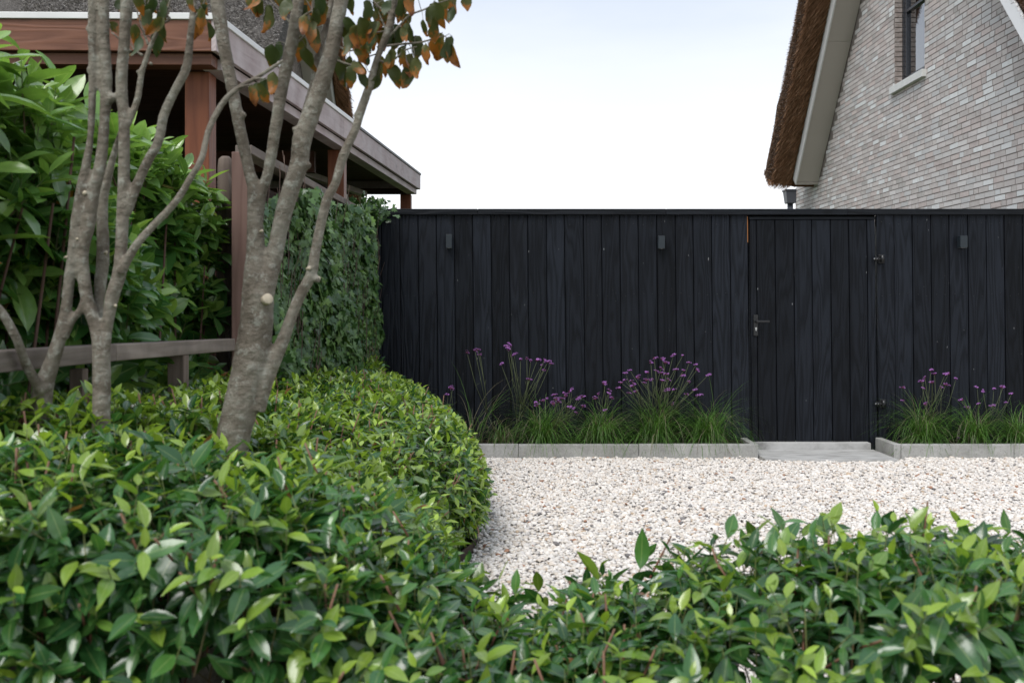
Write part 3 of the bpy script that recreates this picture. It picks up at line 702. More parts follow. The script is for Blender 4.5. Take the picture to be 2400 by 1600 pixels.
for conv, bx, heads, lb in verb:
    YV = 8.56
    base = P(bx, 1030, YV); base.z = 0.08
    e = empty('verbena_plant', base, lb, 'verbena', 'verbena plants in front of the black fence')
    pts = [P(*conv(*h), YV + random.uniform(-0.12, 0.08)) for h in heads]
    left = sorted(pts, key=lambda p: p.x); kg = max(1, len(left) // 4); groups = [left[i::kg] for i in range(kg)]
    m = MB()
    for g in groups:
        cen = sum(g, Vector()) / len(g); lowest = min(p.z for p in g)
        b0 = base + Vector((random.uniform(-0.04, 0.04), random.uniform(-0.05, 0.05), 0))
        node = b0.lerp(cen, random.uniform(0.3, 0.5)); node.x = b0.x + (cen.x - b0.x) * 0.5 + random.uniform(-0.06, 0.06); node.z = min(node.z, lowest - 0.07); node.z = max(node.z, 0.16)
        mid = b0.lerp(node, 0.5) + Vector((random.uniform(-0.045, 0.045), 0, 0.02))
        m.tube([b0, mid, node], [0.0034, 0.0029, 0.0024], 5)
        for lf in range(5):      # narrow stem leaves
            q = b0.lerp(node, 0.15 + 0.16 * lf); a = random.uniform(0, 6.28); dd = Vector((math.cos(a), math.sin(a) * 0.6, 0.5)) * random.uniform(0.04, 0.08)
            s_ = Vector((-dd.y, dd.x, 0)).normalized() * 0.0035
            m.add([q, q + dd * 0.5 + s_, q + dd, q + dd * 0.5 - s_], [(0, 1, 2, 3)])
        for h in g:
            mm = node.lerp(h, 0.5) + Vector((random.uniform(-0.03, 0.03), random.uniform(-0.02, 0.02), -0.02))
            m.tube([node, mm, h], [0.0023, 0.0019, 0.0016], 4)
            if random.random() < 0.6:
                tip = mm + Vector((random.uniform(-0.05, 0.05), random.uniform(-0.03, 0.03), random.uniform(0.02, 0.06))); m.tube([mm, tip], [0.0015, 0.001], 4)
    m.build('stems', 'stem', e, True, col=sc1)
    for h in pts:
        o = bpy.data.objects.new('flower_head', random.choice(HEADS)); C.objects.link(o); adopt(o, e)
        k = random.uniform(0.013, 0.022); o.matrix_basis = Matrix.Translation(h) @ Matrix.Rotation(random.uniform(0, 6.28), 4, 'Z') @ Matrix.Rotation(random.uniform(-0.5, 0.5), 4, 'X') @ Matrix.Diagonal((k * 1.25, k * 1.25, k, 1))

# ------------------------------------------------------------------ fence line on the left: ivy fence, low rail
def ivx(y): return -1.332 + 0.026 * (y - 4.98)
ivf = empty('ivy_fence', (ivx(6.8), 6.8, 0), 'brown timber fence overgrown with ivy, running up to the black fence', 'fence')
y = 5.06
while y < 8.66:
    MB().box(ivx(y) - 0.05, ivx(y) - 0.03, y, y + 0.142, 0.02, 1.90).build('board', 'fence_dark', ivf); y += 0.15
MB().box(-1.395, -1.312, 4.95, 5.03, -0.02, 2.02).build('post', 'fence_end', ivf, bevel=0.004)
for yy in (5.95, 6.85, 7.75, 8.6):
    MB().box(ivx(yy) - 0.028, ivx(yy) + 0.03, yy, yy + 0.07, -0.02, 1.97).build('post', 'grey_post', ivf, bevel=0.004)
for ya, yb in ((4.96, 6.9), (6.902, 8.7)):
    MB().beam((ivx(ya) - 0.005, ya, 2.055), (ivx(yb) - 0.005, yb, 2.045), 0.085, 0.045).build('top_rail', 'grey_rail', ivf, bevel=0.004)
MB().beam((ivx(5.0) + 0.0, 5.04, 1.12), (ivx(8.7), 8.7, 1.12), 0.05, 0.06).build('middle_rail', 'grey_rail', ivf, bevel=0.004)

lr = empty('low_rail_fence', (-1.41, 3.8, 0), 'low weathered timber rail on short posts below the laurel', 'fence')
MB().beam((-1.425, 2.25, 1.135), (-1.425, 3.5, 1.118), 0.07, 0.060).build('rail', 'grey_rail', lr, bevel=0.005)
MB().beam((-1.425, 3.502, 1.118), (-1.408, 4.945, 1.092), 0.07, 0.060).build('rail', 'grey_rail', lr, bevel=0.005)
for yy, pw in ((2.6, 0.07), (3.27, 0.045), (4.2, 0.07)):
    MB().box(-1.455, -1.455 + pw, yy, yy + pw, -0.02, 1.045).build('post', 'grey_post', lr, bevel=0.004)
# weathered post with brushwood between pergola post and ivy fence
MB().tube([(-1.515, 5.24, -0.05), (-1.512, 5.24, 1.0), (-1.508, 5.24, 1.98), (-1.508, 5.24, 2.025), (-1.508, 5.24, 2.04)], [0.044, 0.043, 0.041, 0.036, 0.02], 10).build('weathered_post', 'grey_post', None, True)
tag(bpy.data.objects['weathered_post'], 'old grey rounded fence post beside the red pergola post', 'post')
nb = 900
bz = rng.uniform(0.0, 1.80, nb); bp = np.stack([rng.normal(-1.435, 0.016, nb), rng.uniform(5.12, 5.3, nb), bz], 1)
bd = np.stack([rng.normal(0, 0.10, nb), rng.normal(0, 0.12, nb), rng.uniform(0.7, 1.2, nb)], 1) * rng.uniform(0.08, 0.22, nb)[:, None]
V, Q, T, Cc = stem_mesh(bp, bp + bd, 0.0022, 0.0010, np.array([0.05, 0.035, 0.03]), np.array([0.12, 0.10, 0.085]))
be = empty('brushwood_screen', (-1.435, 5.2, 0), 'strip of dry dark brushwood twigs between grey post and fence end', 'screen')
tag(link_mesh('twigs', fast_mesh('twigs', V, Q, T, Cc, 'stem'), be), kind='stuff')

# ------------------------------------------------------------------ pergola with flat roof
pg = empty('pergola', (-1.4, 8.8, 0), 'red brown timber pergola with a flat roof behind the ivy fence', 'pergola')
DX = 0.082
def pgx(y): return -1.649 + DX * (y - 5.55)
ZT, ZF = 2.884, 2.674
yn, yf_ = 5.55, 12.1
def side_board(name, ya, yb, z0, z1, mat, out, th):
    a0 = Vector((pgx(ya) + out, ya, 0)); b0 = Vector((pgx(yb) + out, yb, 0))
    m = MB().hexa([(a0.x - th, a0.y, z0), (a0.x, a0.y, z0), (b0.x, b0.y, z0), (b0.x - th, b0.y, z0)], [(a0.x - th, a0.y, z1), (a0.x, a0.y, z1), (b0.x, b0.y, z1), (b0.x - th, b0.y, z1)])
    return m.build(name, mat, pg, bevel=0.003)
def front_board(name, z0, z1, mat, yo, x1, th):
    # front face runs almost parallel to the picture
    xl = -4.3; yl = 5.50 + yo; yr = yn + yo
    return MB().hexa([(xl, yl, z0), (x1, yr, z0), (x1, yr + th, z0), (xl, yl + th, z0)], [(xl, yl, z1), (x1, yr, z1), (x1, yr + th, z1), (xl, yl + th, z1)]).build(name, mat, pg, bevel=0.003)
front_board('fascia_board', ZF, ZT - 0.038, 'red_front', 0.0, pgx(yn) - 0.028, 0.03)
front_board('roof_trim', ZT - 0.036, ZT, 'white_trim', -0.012, pgx(yn) + 0.010, 0.06)
front_board('beam', 2.608, ZF - 0.002, 'red_front', 0.045, -1.69, 0.12)
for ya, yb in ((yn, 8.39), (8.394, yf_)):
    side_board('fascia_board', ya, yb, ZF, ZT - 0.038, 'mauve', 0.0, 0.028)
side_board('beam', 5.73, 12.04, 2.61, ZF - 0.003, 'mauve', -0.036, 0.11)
side_board('roof_trim', yn + 0.05, 8.75, ZT - 0.036, ZT, 'white_trim', 0.012, 0.06)
side_board('roof_trim', 8.752, yf_, ZT - 0.036, ZT - 0.012, 'dark_trim', 0.010, 0.06)
# far end
xf = pgx(yf_)
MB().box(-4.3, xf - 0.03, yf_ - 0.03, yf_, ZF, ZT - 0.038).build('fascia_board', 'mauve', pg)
MB().box(-4.3, xf - 0.15, yf_ - 0.16, yf_ - 0.05, 2.61, ZF - 0.003).build('beam', 'dark_ceiling', pg)
# roof deck and ceiling boards
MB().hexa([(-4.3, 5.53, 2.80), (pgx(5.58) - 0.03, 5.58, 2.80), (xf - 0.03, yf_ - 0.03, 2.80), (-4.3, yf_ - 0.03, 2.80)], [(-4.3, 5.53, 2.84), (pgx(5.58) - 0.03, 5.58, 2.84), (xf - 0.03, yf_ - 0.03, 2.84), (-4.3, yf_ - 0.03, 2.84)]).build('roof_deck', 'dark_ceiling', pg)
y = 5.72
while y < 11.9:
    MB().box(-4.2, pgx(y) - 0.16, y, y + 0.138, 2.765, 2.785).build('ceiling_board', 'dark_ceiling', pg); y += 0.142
for i, (px0, px1, Y) in enumerate(((433, 490, 5.75), (768, 806, 8.6), (938, 963, 12.0))):
    xa, xb = PX(px0, Y), PX(px1, Y)
    MB().box(xa, xb, Y, Y + (xb - xa), -0.05, 2.607).build('post', 'red_post', pg, bevel=0.004)
# dark board back wall and end wall
for k in range(15):
    z0 = 0.02 + k * 0.172
    MB().box(-3.25, -3.22, 6.4, 12.0, z0, z0 + 0.167).build('wall_board', 'dark_ceiling', pg)
    MB().box(-3.2, -2.05, 11.86, 11.89, z0, z0 + 0.167).build('wall_board', 'dark_ceiling', pg)
    MB().box(-4.3, -3.255, 6.4, 6.43, z0, z0 + 0.167).build('wall_board', 'dark_ceiling', pg)
MB().box(-3.2, -1.72, 8.66, 8.74, 2.42, 2.604).build('cross_beam', 'dark_ceiling', pg)
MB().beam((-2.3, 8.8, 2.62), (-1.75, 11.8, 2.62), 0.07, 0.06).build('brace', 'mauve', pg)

# ------------------------------------------------------------------ houses
def straw_set(p0, d, L, w, cols):
    n = len(p0); d = nrm(d); side = nrm(np.cross(d, rng.normal(0, 1, (n, 3))))
    V = np.zeros((n, 4, 3)); p1 = p0 + d * L[:, None]
    V[:, 0] = p0 + side * w; V[:, 1] = p0 - side * w; V[:, 2] = p1 - side * w * 0.5; V[:, 3] = p1 + side * w * 0.5
    Q = (np.array([(0, 1, 2, 3)])[None] + (np.arange(n) * 4)[:, None, None]).reshape(-1, 4)
    return V.reshape(-1, 3), Q, np.repeat(cols, 4, 0)

# --- right: gable wall facing -X
XW = 4.9
hr = empty('thatched_house', (XW, 13, 0), 'pale grey brick house with thatched roof, behind the gate', 'house', 'thatched houses')
def far_h(y): return CAMZ + 4.31 - 1.19 * (y - 13.96)
def near_h(y): return CAMZ + 2.80 + 1.19 * (y - 9.19)
def roof_z(y): return min(far_h(y), near_h(y)) if y < 15.95 else 3.30
yap = 12.2
WY0, WY1, WZ0, WZ1 = PX(0, 0) + 11.82, 12.75, 4.06, 5.75
def wallpoly(ys, zlo):
    return [(XW, ys[0], zlo), (XW, ys[-1], zlo)] + [(XW, y, roof_z(y) + 0.02) for y in ys[::-1]]
wp = MB()
wp.prism(wallpoly([8.95, 11.0, WY0], 0)[::-1], (0.3, 0, 0))
wp.prism([(XW, WY0, 0), (XW, WY1, 0), (XW, WY1, WZ0), (XW, WY0, WZ0)][::-1], (0.3, 0, 0))
wp.prism([(XW, WY0, WZ1), (XW, WY1, WZ1), (XW, WY1, far_h(WY1)), (XW, yap, far_h(yap)), (XW, WY0, near_h(WY0))][::-1], (0.3, 0, 0))
wp.prism(wallpoly([WY1, 14, 15.94], 0)[::-1], (0.3, 0, 0))
wp.prism([(XW, 15.94, 0), (XW, 17.2, 0), (XW, 17.2, 3.3), (XW, 15.94, 3.3)][::-1], (0.3, 0, 0))
wp.add([(XW + 0.3, 17.2, 0), (10, 17.2, 0), (10, 17.2, 3.3), (XW + 0.3, 17.2, 3.3)], [(0, 1, 2, 3)])
wall = wp.build('wall', 'mortar', hr)
pal = 1.44 * np.array([(0.42, 0.365, 0.335), (0.37, 0.32, 0.295), (0.45, 0.41, 0.385), (0.41, 0.335, 0.305), (0.32, 0.285, 0.26), (0.43, 0.375, 0.35), (0.52, 0.50, 0.48), (0.385, 0.36, 0.345), (0.36, 0.295, 0.27)])
palw = np.array([0.17, 0.16, 0.14, 0.12, 0.08, 0.13, 0.07, 0.09, 0.04])
bricks = []
course = 0.0625; z = 1.88; row = 0
while z < 5.9:
    y = 8.97 - rng.uniform(0, 0.22)
    while y < 17.2:
        ln = 0.208 if rng.random() < 0.72 else 0.098
        y1 = min(y + ln, 17.2); ya = max(y, 8.96); yc = (ya + y1) / 2
        if y1 - ya > 0.03:
            zt = z + 0.0535
            if zt < min(roof_z(ya), roof_z(y1)) + 0.03:
                if not (ya < WY1 and y1 > WY0 and zt > WZ0 and z < WZ1): bricks.append((ya, y1, z, zt))
                elif zt > WZ0 and z < WZ1:
                    if ya < WY0 - 0.03: bricks.append((ya, WY0 - 0.002, z, zt))
                    if y1 > WY1 + 0.03: bricks.append((WY1 + 0.002, y1, z, zt))
        y = y1 + rng.uniform(0.009, 0.0125)
    z += course; row += 1
bricks = np.array(bricks); nbk = len(bricks)
cidx = rng.choice(len(pal), nbk, p=palw); pal = pal * np.array([0.975, 1.02, 1.045]); bcol = pal[cidx] * rng.uniform(0.9, 1.08, nbk)[:, None]
u = 1200 + F * XW / bricks[:, 0]; vpx = HY - F * (bricks[:, 3] - CAMZ) / bricks[:, 1]
vis = (u < 2400) & (vpx > 0) & (vpx < 486)
big = np.where(vis & (bricks[:, 1] - bricks[:, 0] > 0.2))[0]; big = big[np.argsort(bricks[big, 0])][:300]
# shared full-brick meshes: slightly worn boxes with uneven faces
def brick_mesh(ln, col):
    v = []
    for (x, kx) in ((-0.003, 1), (0.03, 0)):
        for y_ in (0, ln):
            for z_ in (0, 0.0535): v.append((x + kx * rng.normal(0, 0.0008), y_ + kx * (0.001 if y_ == 0 else -0.001) + rng.normal(0, 0.0012), z_ + kx * (0.001 if z_ == 0 else -0.001) + rng.normal(0, 0.0012)))
    f = [(0, 1, 3, 2), (0, 4, 5, 1), (2, 3, 7, 6), (0, 2, 6, 4), (1, 5, 7, 3)]
    return np.array(v), np.array(f), col
variants = []
for k in range(18):
    v, f, c = brick_mesh(0.208, pal[rng.choice(len(pal), p=palw)] * rng.uniform(0.9, 1.08)); variants.append(fast_mesh('brick', v, f, None, np.tile(c, (8, 1)), 'brick', False))
for i in big:
    o = bpy.data.objects.new('brick', variants[int(rng.integers(18))]); C.objects.link(o); adopt(o, wall)
    o.location = (XW, bricks[i, 0], bricks[i, 2])
rest = np.setdiff1d(np.arange(nbk), big)
Vs, Qs, Cs = [], [], []
for k, i in enumerate(rest):
    v, f, c = brick_mesh(bricks[i, 1] - bricks[i, 0], bcol[i]); Vs.append(v + np.array([XW, bricks[i, 0], bricks[i, 2]])); Qs.append(f + k * 8); Cs.append(np.tile(c, (8, 1)))
kk = len(rest)
for z0 in np.arange(WZ0 + 0.02, WZ1, course):      # bricks of the far window jamb
    v = np.array([(x, y_, zz) for x in (XW + 0.002, XW + 0.094) for y_ in (WY1 - 0.008, WY1 + 0.02) for zz in (z0, z0 + 0.051)]) + rng.normal(0, 0.001, (8, 3))
    Vs.append(v); Qs.append(np.array([(0, 1, 3, 2), (0, 4, 5, 1), (0, 2, 6, 4), (1, 5, 7, 3), (4, 6, 7, 5)]) + kk * 8); Cs.append(np.tile(np.array([0.30, 0.25, 0.225]), (8, 1))); kk += 1
tag(link_mesh('brickwork', fast_mesh('brickwork', np.concatenate(Vs), np.concatenate(Qs), None, np.concatenate(Cs), 'brick', False), wall), kind='stuff')
# window
xw = XW + 0.10
win = MB()
for (ya, yb, za, zb) in ((WY0, WY1, WZ0, WZ0 + 0.06), (WY0, WY1, WZ1 - 0.06, WZ1), (WY0, WY0 + 0.06, WZ0 + 0.06, WZ1 - 0.06), (WY1 - 0.06, WY1, WZ0 + 0.06, WZ1 - 0.06)):
    win.box(xw, xw + 0.07, ya, yb, za, zb)
win = win.build('window', 'frame_dark', hr)
m = MB(); a, b, c, d = WY0 + 0.06, WY1 - 0.06, WZ0 + 0.06, WZ1 - 0.06
for (ya, yb, za, zb) in ((a, b, c, c + 0.055), (a, b, d - 0.055, d), (a, a + 0.055, c + 0.055, d - 0.055), (b - 0.055, b, c + 0.055, d - 0.055), (a + 0.055, b - 0.055, 4.98, 5.02)):
    m.box(xw + 0.004, xw + 0.06, ya + 0.001, yb - 0.001, za + 0.001, zb - 0.001)
m.build('sash', 'frame_dark', win, bevel=0.004)
MB().box(xw + 0.035, xw + 0.042, a + 0.05, b - 0.05, c + 0.05, d - 0.05).build('pane', 'pane', win)
MB().box(XW - 0.055, XW + 0.10, WY0 - 0.05, WY1 + 0.05, WZ0 - 0.085, WZ0 + 0.004).build('sill', 'sill', win, bevel=0.004)
# eaves: soffit, fascia, thatch.  profile line along the slope plus a perpendicular offset p
sn, cs = 0.766, 0.643
def FP(y0, p, x): return Vector((x, y0 + sn * p, far_h(y0) + cs * p))
def NP(y0, p, x): return Vector((x, y0 - sn * p, near_h(y0) + cs * p))
def slope_slab(fn, ya, yb, p0, p1, x0, x1):
    return MB().hexa([fn(yb, p0, x0), fn(yb, p0, x1), fn(ya, p0, x1), fn(ya, p0, x0)], [fn(yb, p1, x0), fn(yb, p1, x1), fn(ya, p1, x1), fn(ya, p1, x0)])
XO = 4.53
for ya, yb in ((yap, 14.36), (14.363, 15.90)):
    slope_slab(FP, ya, yb, 0.0, 0.03, XO + 0.024, XW - 0.008).build('soffit', 'beige', hr)
slope_slab(FP, yap, 15.93, -0.012, 0.26, XO, XO + 0.022).build('fascia', 'cream', hr, bevel=0.003)
slope_slab(FP, 15.905, 15.93, -0.012, 0.26, XO + 0.024, XW).build('fascia', 'beige', hr)
# thatch body of the far slope
th = MB()
prof = [(XO + 0.05, 0.20), (4.42, 0.22), (4.24, 0.30), (4.16, 0.40), (4.17, 0.50), (4.26, 0.60), (4.5, 0.66), (10.0, 0.66), (10.0, 0.20)]
ysl = np.linspace(yap - 0.3, 16.02, 26); n = len(prof); vs_ = []
for y0 in ysl:
    for x, p in prof: q = FP(y0, p - 0.02, x); vs_.append(q + Vector((rng.normal(0, 0.012) if x < 5 else 0, 0, rng.normal(0, 0.012))))
fs_ = [(i * n + k, i * n + (k + 1) % n, (i + 1) * n + (k + 1) % n, (i + 1) * n + k) for i in range(len(ysl) - 1) for k in range(n)] + [tuple((len(ysl) - 1) * n + k for k in range(n)), tuple(range(n))[::-1]]
th.add(vs_, fs_); thr = th.build('thatch', 'thatch_brown', hr)
# reed straws: underside (brown, long) and cut outer edge (grey-brown, short)
ns = 36000
y0 = rng.uniform(yap, 16.0, ns); s_ = rng.random(ns)
px_ = np.interp(s_, [0, .25, .6, .8, .92, 1.0], [XO - 0.0, 4.42, 4.24, 4.16, 4.17, 4.24]); pp = np.interp(s_, [0, .25, .6, .8, .92, 1.0], [0.20, 0.22, 0.30, 0.40, 0.50, 0.60]) - 0.03
base = np.stack([px_, y0 + sn * pp, CAMZ + 4.31 - 1.19 * (y0 - 13.96) + cs * pp], 1) + rng.normal(0, 0.008, (ns, 3))
edge = s_ > 0.55
d = np.stack([np.full(ns, -0.42), np.full(ns, 0.42), np.full(ns, -0.62)], 1) + rng.normal(0, 0.06, (ns, 3))
d[edge] = np.stack([np.full(edge.sum(), -0.75), np.full(edge.sum(), 0.15), np.full(edge.sum(), -0.25)], 1) + rng.normal(0, 0.25, (edge.sum(), 3))
L = np.where(edge, rng.uniform(0.01, 0.036, ns), rng.uniform(0.07, 0.18, ns))
cb = np.array([0.40, 0.215, 0.115]); cd = np.array([0.11, 0.055, 0.028]); cl = np.array([0.46, 0.29, 0.18]); cg = np.array([0.25, 0.19, 0.155]); cgd = np.array([0.05, 0.04, 0.036])
mixv = rng.random(ns)[:, None]; cc = cd + (cb - cd) * mixv; hl = rng.random(ns) < 0.10; cc[hl] = cl; gg = edge & (rng.random(ns) < 0.75); cc[gg] = (cgd + (cg * 1.25 - cgd) * rng.random(ns)[:, None])[gg]
bot = rng.uniform(0, 1, (4000, 2)); yb_ = 16.0
p2 = np.stack([4.16 + bot[:, 0] * 0.7, np.full(4000, 16.0), np.zeros(4000)], 1); pb = 0.2 + bot[:, 1] * 0.4
p2[:, 1] = yb_ + sn * pb * 0.95; p2[:, 2] = CAMZ + 4.31 - 1.19 * (yb_ - 13.96) + cs * pb + rng.normal(0, 0.01, 4000)
d2 = np.stack([rng.normal(-0.1, 0.2, 4000), rng.normal(0.35, 0.15, 4000), np.full(4000, -0.8)], 1)
V1, Q1, C1 = straw_set(base, d, L, 0.0024, cc)
V2, Q2, C2 = straw_set(p2, d2, rng.uniform(0.03, 0.07, 4000), 0.0035, cd + (cb * 1.2 - cd) * rng.random(4000)[:, None])
tag(link_mesh('reeds', fast_mesh('reeds', np.concatenate([V1, V2]), np.concatenate([Q1, Q2 + len(V1)]), None, np.concatenate([C1, C2]), 'straw', False), thr), kind='stuff')
# near slope
slope_slab(NP, 8.2, yap, -0.012, 0.13, XO, XO + 0.022).build('fascia', 'white_fascia', hr)
slope_slab(NP, 8.2, yap, 0.0, 0.03, XO + 0.024, XW).build('soffit', 'beige', hr)
thn = slope_slab(NP, 8.2, yap + 0.3, 0.14, 0.55, 4.56, 10).build('thatch', 'thatch_brown', hr)
ns = 5000; y0 = rng.uniform(8.4, 10.6, ns); pp = rng.uniform(0.12, 0.5, ns)
base = np.stack([np.full(ns, 4.565), y0 - sn * pp, CAMZ + 2.80 + 1.19 * (y0 - 9.19) + cs * pp], 1)
d = np.stack([np.full(ns, -0.8), np.full(ns, -0.2), np.full(ns, -0.3)], 1) + rng.normal(0, 0.3, (ns, 3))
V, Q, Cc = straw_set(base, d, rng.uniform(0.02, 0.07, ns), 0.003, cgd + (cg - cgd) * rng.random(ns)[:, None] + np.array([0.02, 0.0, 0.0]))
tag(link_mesh('reeds', fast_mesh('reeds', V, Q, None, Cc, 'straw', False), thn), kind='stuff')
# hopper and downpipe at the corner
xh, yh = PX(1852, 17.25), 17.25
z0, z1 = PZ(477, yh), PZ(449, yh)
hop = MB().hexa([(xh - 0.075, yh - 0.09, z0), (xh + 0.075, yh - 0.09, z0), (xh + 0.075, yh + 0.09, z0), (xh - 0.075, yh + 0.09, z0)], [(xh - 0.10, yh - 0.11, z1), (xh + 0.10, yh - 0.11, z1), (xh + 0.10, yh + 0.11, z1), (xh - 0.10, yh + 0.11, z1)]).build('rain_hopper', 'zinc', hr, bevel=0.004)
MB().box(xh - 0.112, xh + 0.112, yh - 0.12, yh + 0.12, z1 + 0.001, z1 + 0.03).build('hopper_rim', 'zinc', hop)
MB().tube([(xh, yh, z0 + 0.01), (xh, yh, 0)], [0.05, 0.05], 14).build('downpipe', 'zinc', hop, True)

# --- left house: gable wall facing +X
hl = empty('thatched_house', (-4.5, 20, 0), 'thatched house with weathered grey roof rising above the pergola', 'house', 'thatched houses')
def nl_h(y): return CAMZ + 5.23 + 1.06 * (y - 18.3)
def fl_h(y): return CAMZ + 4.27 - 1.08 * (y - 22.4)
ya_l = (4.27 + 1.08 * 22.4 - 5.23 + 1.06 * 18.3) / 2.14
lw = MB().prism([(-4.5, 15.2, 0), (-4.5, 24.0, 0), (-4.5, 24.0, fl_h(24.0) - 0.4), (-4.5, ya_l, nl_h(ya_l) - 0.5), (-4.5, 15.2, nl_h(15.2) - 0.4)], (-8.5, 0, 0)).build('wall', 'mortar', hl)
Vs, Qs, Cs, k = [], [], [], 0
z = 3.6
while z < 7.2:
    y = 17.0 + rng.uniform(0, 0.2)
    while y < 22.0:
        ln = 0.208 if rng.random() < 0.7 else 0.098
        if z + 0.05 < min(nl_h(y) - 0.35, fl_h(y + ln) - 0.3):
            v, f, c = brick_mesh(ln, np.array([0.17, 0.13, 0.115]) * rng.uniform(0.7, 1.3)); v = v * np.array([-1, 1, 1]) + np.array([-4.5, y, z]); Vs.append(v); Qs.append(f[:, ::-1] + k * 8); Cs.append(np.tile(c, (8, 1))); k += 1
        y += ln + 0.011
    z += course
tag(link_mesh('brickwork', fast_mesh('brickwork', np.concatenate(Vs), np.concatenate(Qs), None, np.concatenate(Cs), 'brick', False), lw), kind='stuff')
def NL(y0, p, x): return Vector((x, y0 - 0.727 * p, nl_h(y0) + 0.686 * p))
def FL(y0, p, x): return Vector((x, y0 + 0.733 * p, fl_h(y0) + 0.68 * p))
tl = MB()
nx, ny = 40, 30; X = np.linspace(-13, -4.2, nx); Y0 = np.linspace(14.6, ya_l, ny)
vs_ = [NL(y, rng.normal(0, 0.02), x) for y in Y0 for x in X]
tl.add(vs_, [(r * nx + c, r * nx + c + 1, (r + 1) * nx + c + 1, (r + 1) * nx + c) for r in range(ny - 1) for c in range(nx - 1)])
tl.add([NL(14.6, 0, -4.2), NL(14.6, -0.4, -4.2), NL(ya_l, -0.4, -4.2), NL(ya_l, 0, -4.2)], [(0, 1, 2, 3)])
tln = tl.build('thatch', 'thatch_grey', hl)
ns = 42000
x = rng.uniform(-9.2, -4.2, ns); y0 = rng.uniform(16.6, 19.2, ns)
base = np.stack([x, y0, CAMZ + 5.23 + 1.06 * (y0 - 18.3)], 1)
d = np.stack([rng.normal(0, 0.25, ns), np.full(ns, -0.55), np.full(ns, -0.05)], 1) + rng.normal(0, 0.25, (ns, 3))
g = rng.random(ns)[:, None]; cc = np.array([0.035, 0.03, 0.028]) * (1 - g) + np.array([0.66, 0.62, 0.57]) * g ** 1.3
V, Q, Cc = straw_set(base, d, rng.uniform(0.03, 0.09, ns), 0.0045, cc)
tag(link_mesh('reeds', fast_mesh('reeds', V, Q, None, Cc, 'straw', False), tln), kind='stuff')
slope_slab(FL, ya_l, 24.6, -0.32, -0.29, -4.49, -3.93).build('soffit', 'beige', hl)
slope_slab(FL, ya_l, 24.6, -0.34, -0.08, -3.925, -3.9).build('fascia', 'cream', hl)
tlf = MB()
prof = [(-13.0, -0.1), (-13.0, 0.1), (-3.75, 0.1), (-3.62, 0.03), (-3.58, -0.06), (-3.62, -0.16), (-3.89, -0.12)]
ysl = np.linspace(ya_l, 24.7, 24); n = len(prof)
vs_ = [FL(y, p, x) + Vector((rng.normal(0, 0.015) if x > -5 else 0, 0, 0)) for y in ysl for x, p in prof]
tlf.add(vs_, [(i * n + k, i * n + (k + 1) % n, (i + 1) * n + (k + 1) % n, (i + 1) * n + k) for i in range(len(ysl) - 1) for k in range(n)] + [tuple((len(ysl) - 1) * n + k for k in range(n))])
tlf = tlf.build('thatch', 'thatch_brown', hl)
ns = 9000; y0 = rng.uniform(20.4, 24.6, ns); s_ = rng.random(ns)
px_ = np.interp(s_, [0, .5, .75, 1], [-3.88, -3.62, -3.58, -3.64]); pp = np.interp(s_, [0, .5, .75, 1], [-0.14, -0.17, -0.06, 0.04])
base = np.stack([px_, y0 + 0.733 * pp, CAMZ + 4.27 - 1.08 * (y0 - 22.4) + 0.68 * pp], 1) + rng.normal(0, 0.008, (ns, 3))
edge = s_ > 0.55
d = np.stack([np.where(edge, 0.8, 0.4), np.where(edge, 0.2, 0.4), np.where(edge, -0.3, -0.62)], 1) + rng.normal(0, 0.2, (ns, 3))
mixv = rng.random(ns)[:, None]; cc = cd + (cb * 1.2 - cd) * mixv; gg = edge & (rng.random(ns) < 0.5); cc[gg] = (cgd + (cg - cgd) * rng.random(ns)[:, None])[gg]
V, Q, Cc = straw_set(base, d, np.where(edge, rng.uniform(0.02, 0.06, ns), rng.uniform(0.1, 0.22, ns)), 0.004, cc)
tag(link_mesh('reeds', fast_mesh('reeds', V, Q, None, Cc, 'straw', False), tlf), kind='stuff')

# ------------------------------------------------------------------ Portuguese laurel hedges
LT = [leaf_template([0, .10, .25, .45, .68, .87, 1.0], [.012, .085, .175, .21, .165, .075, .004], f_, dr, wv) for f_, dr, wv in ((0.20, 0.14, 0.010), (0.12, 0.26, 0.016), (0.30, 0.05, 0.008), (0.16, 0.38, 0.016), (0.06, 0.10, 0.02))]
LT_far = leaf_template([0, .15, .45, .75, 1.0], [.015, .125, .205, .125, .004], 0.18, 0.22)
old_c = np.array([0.030, 0.100, 0.030]); mid_c = np.array([0.085, 0.205, 0.042]); young_c = np.array([0.33, 0.46, 0.055])

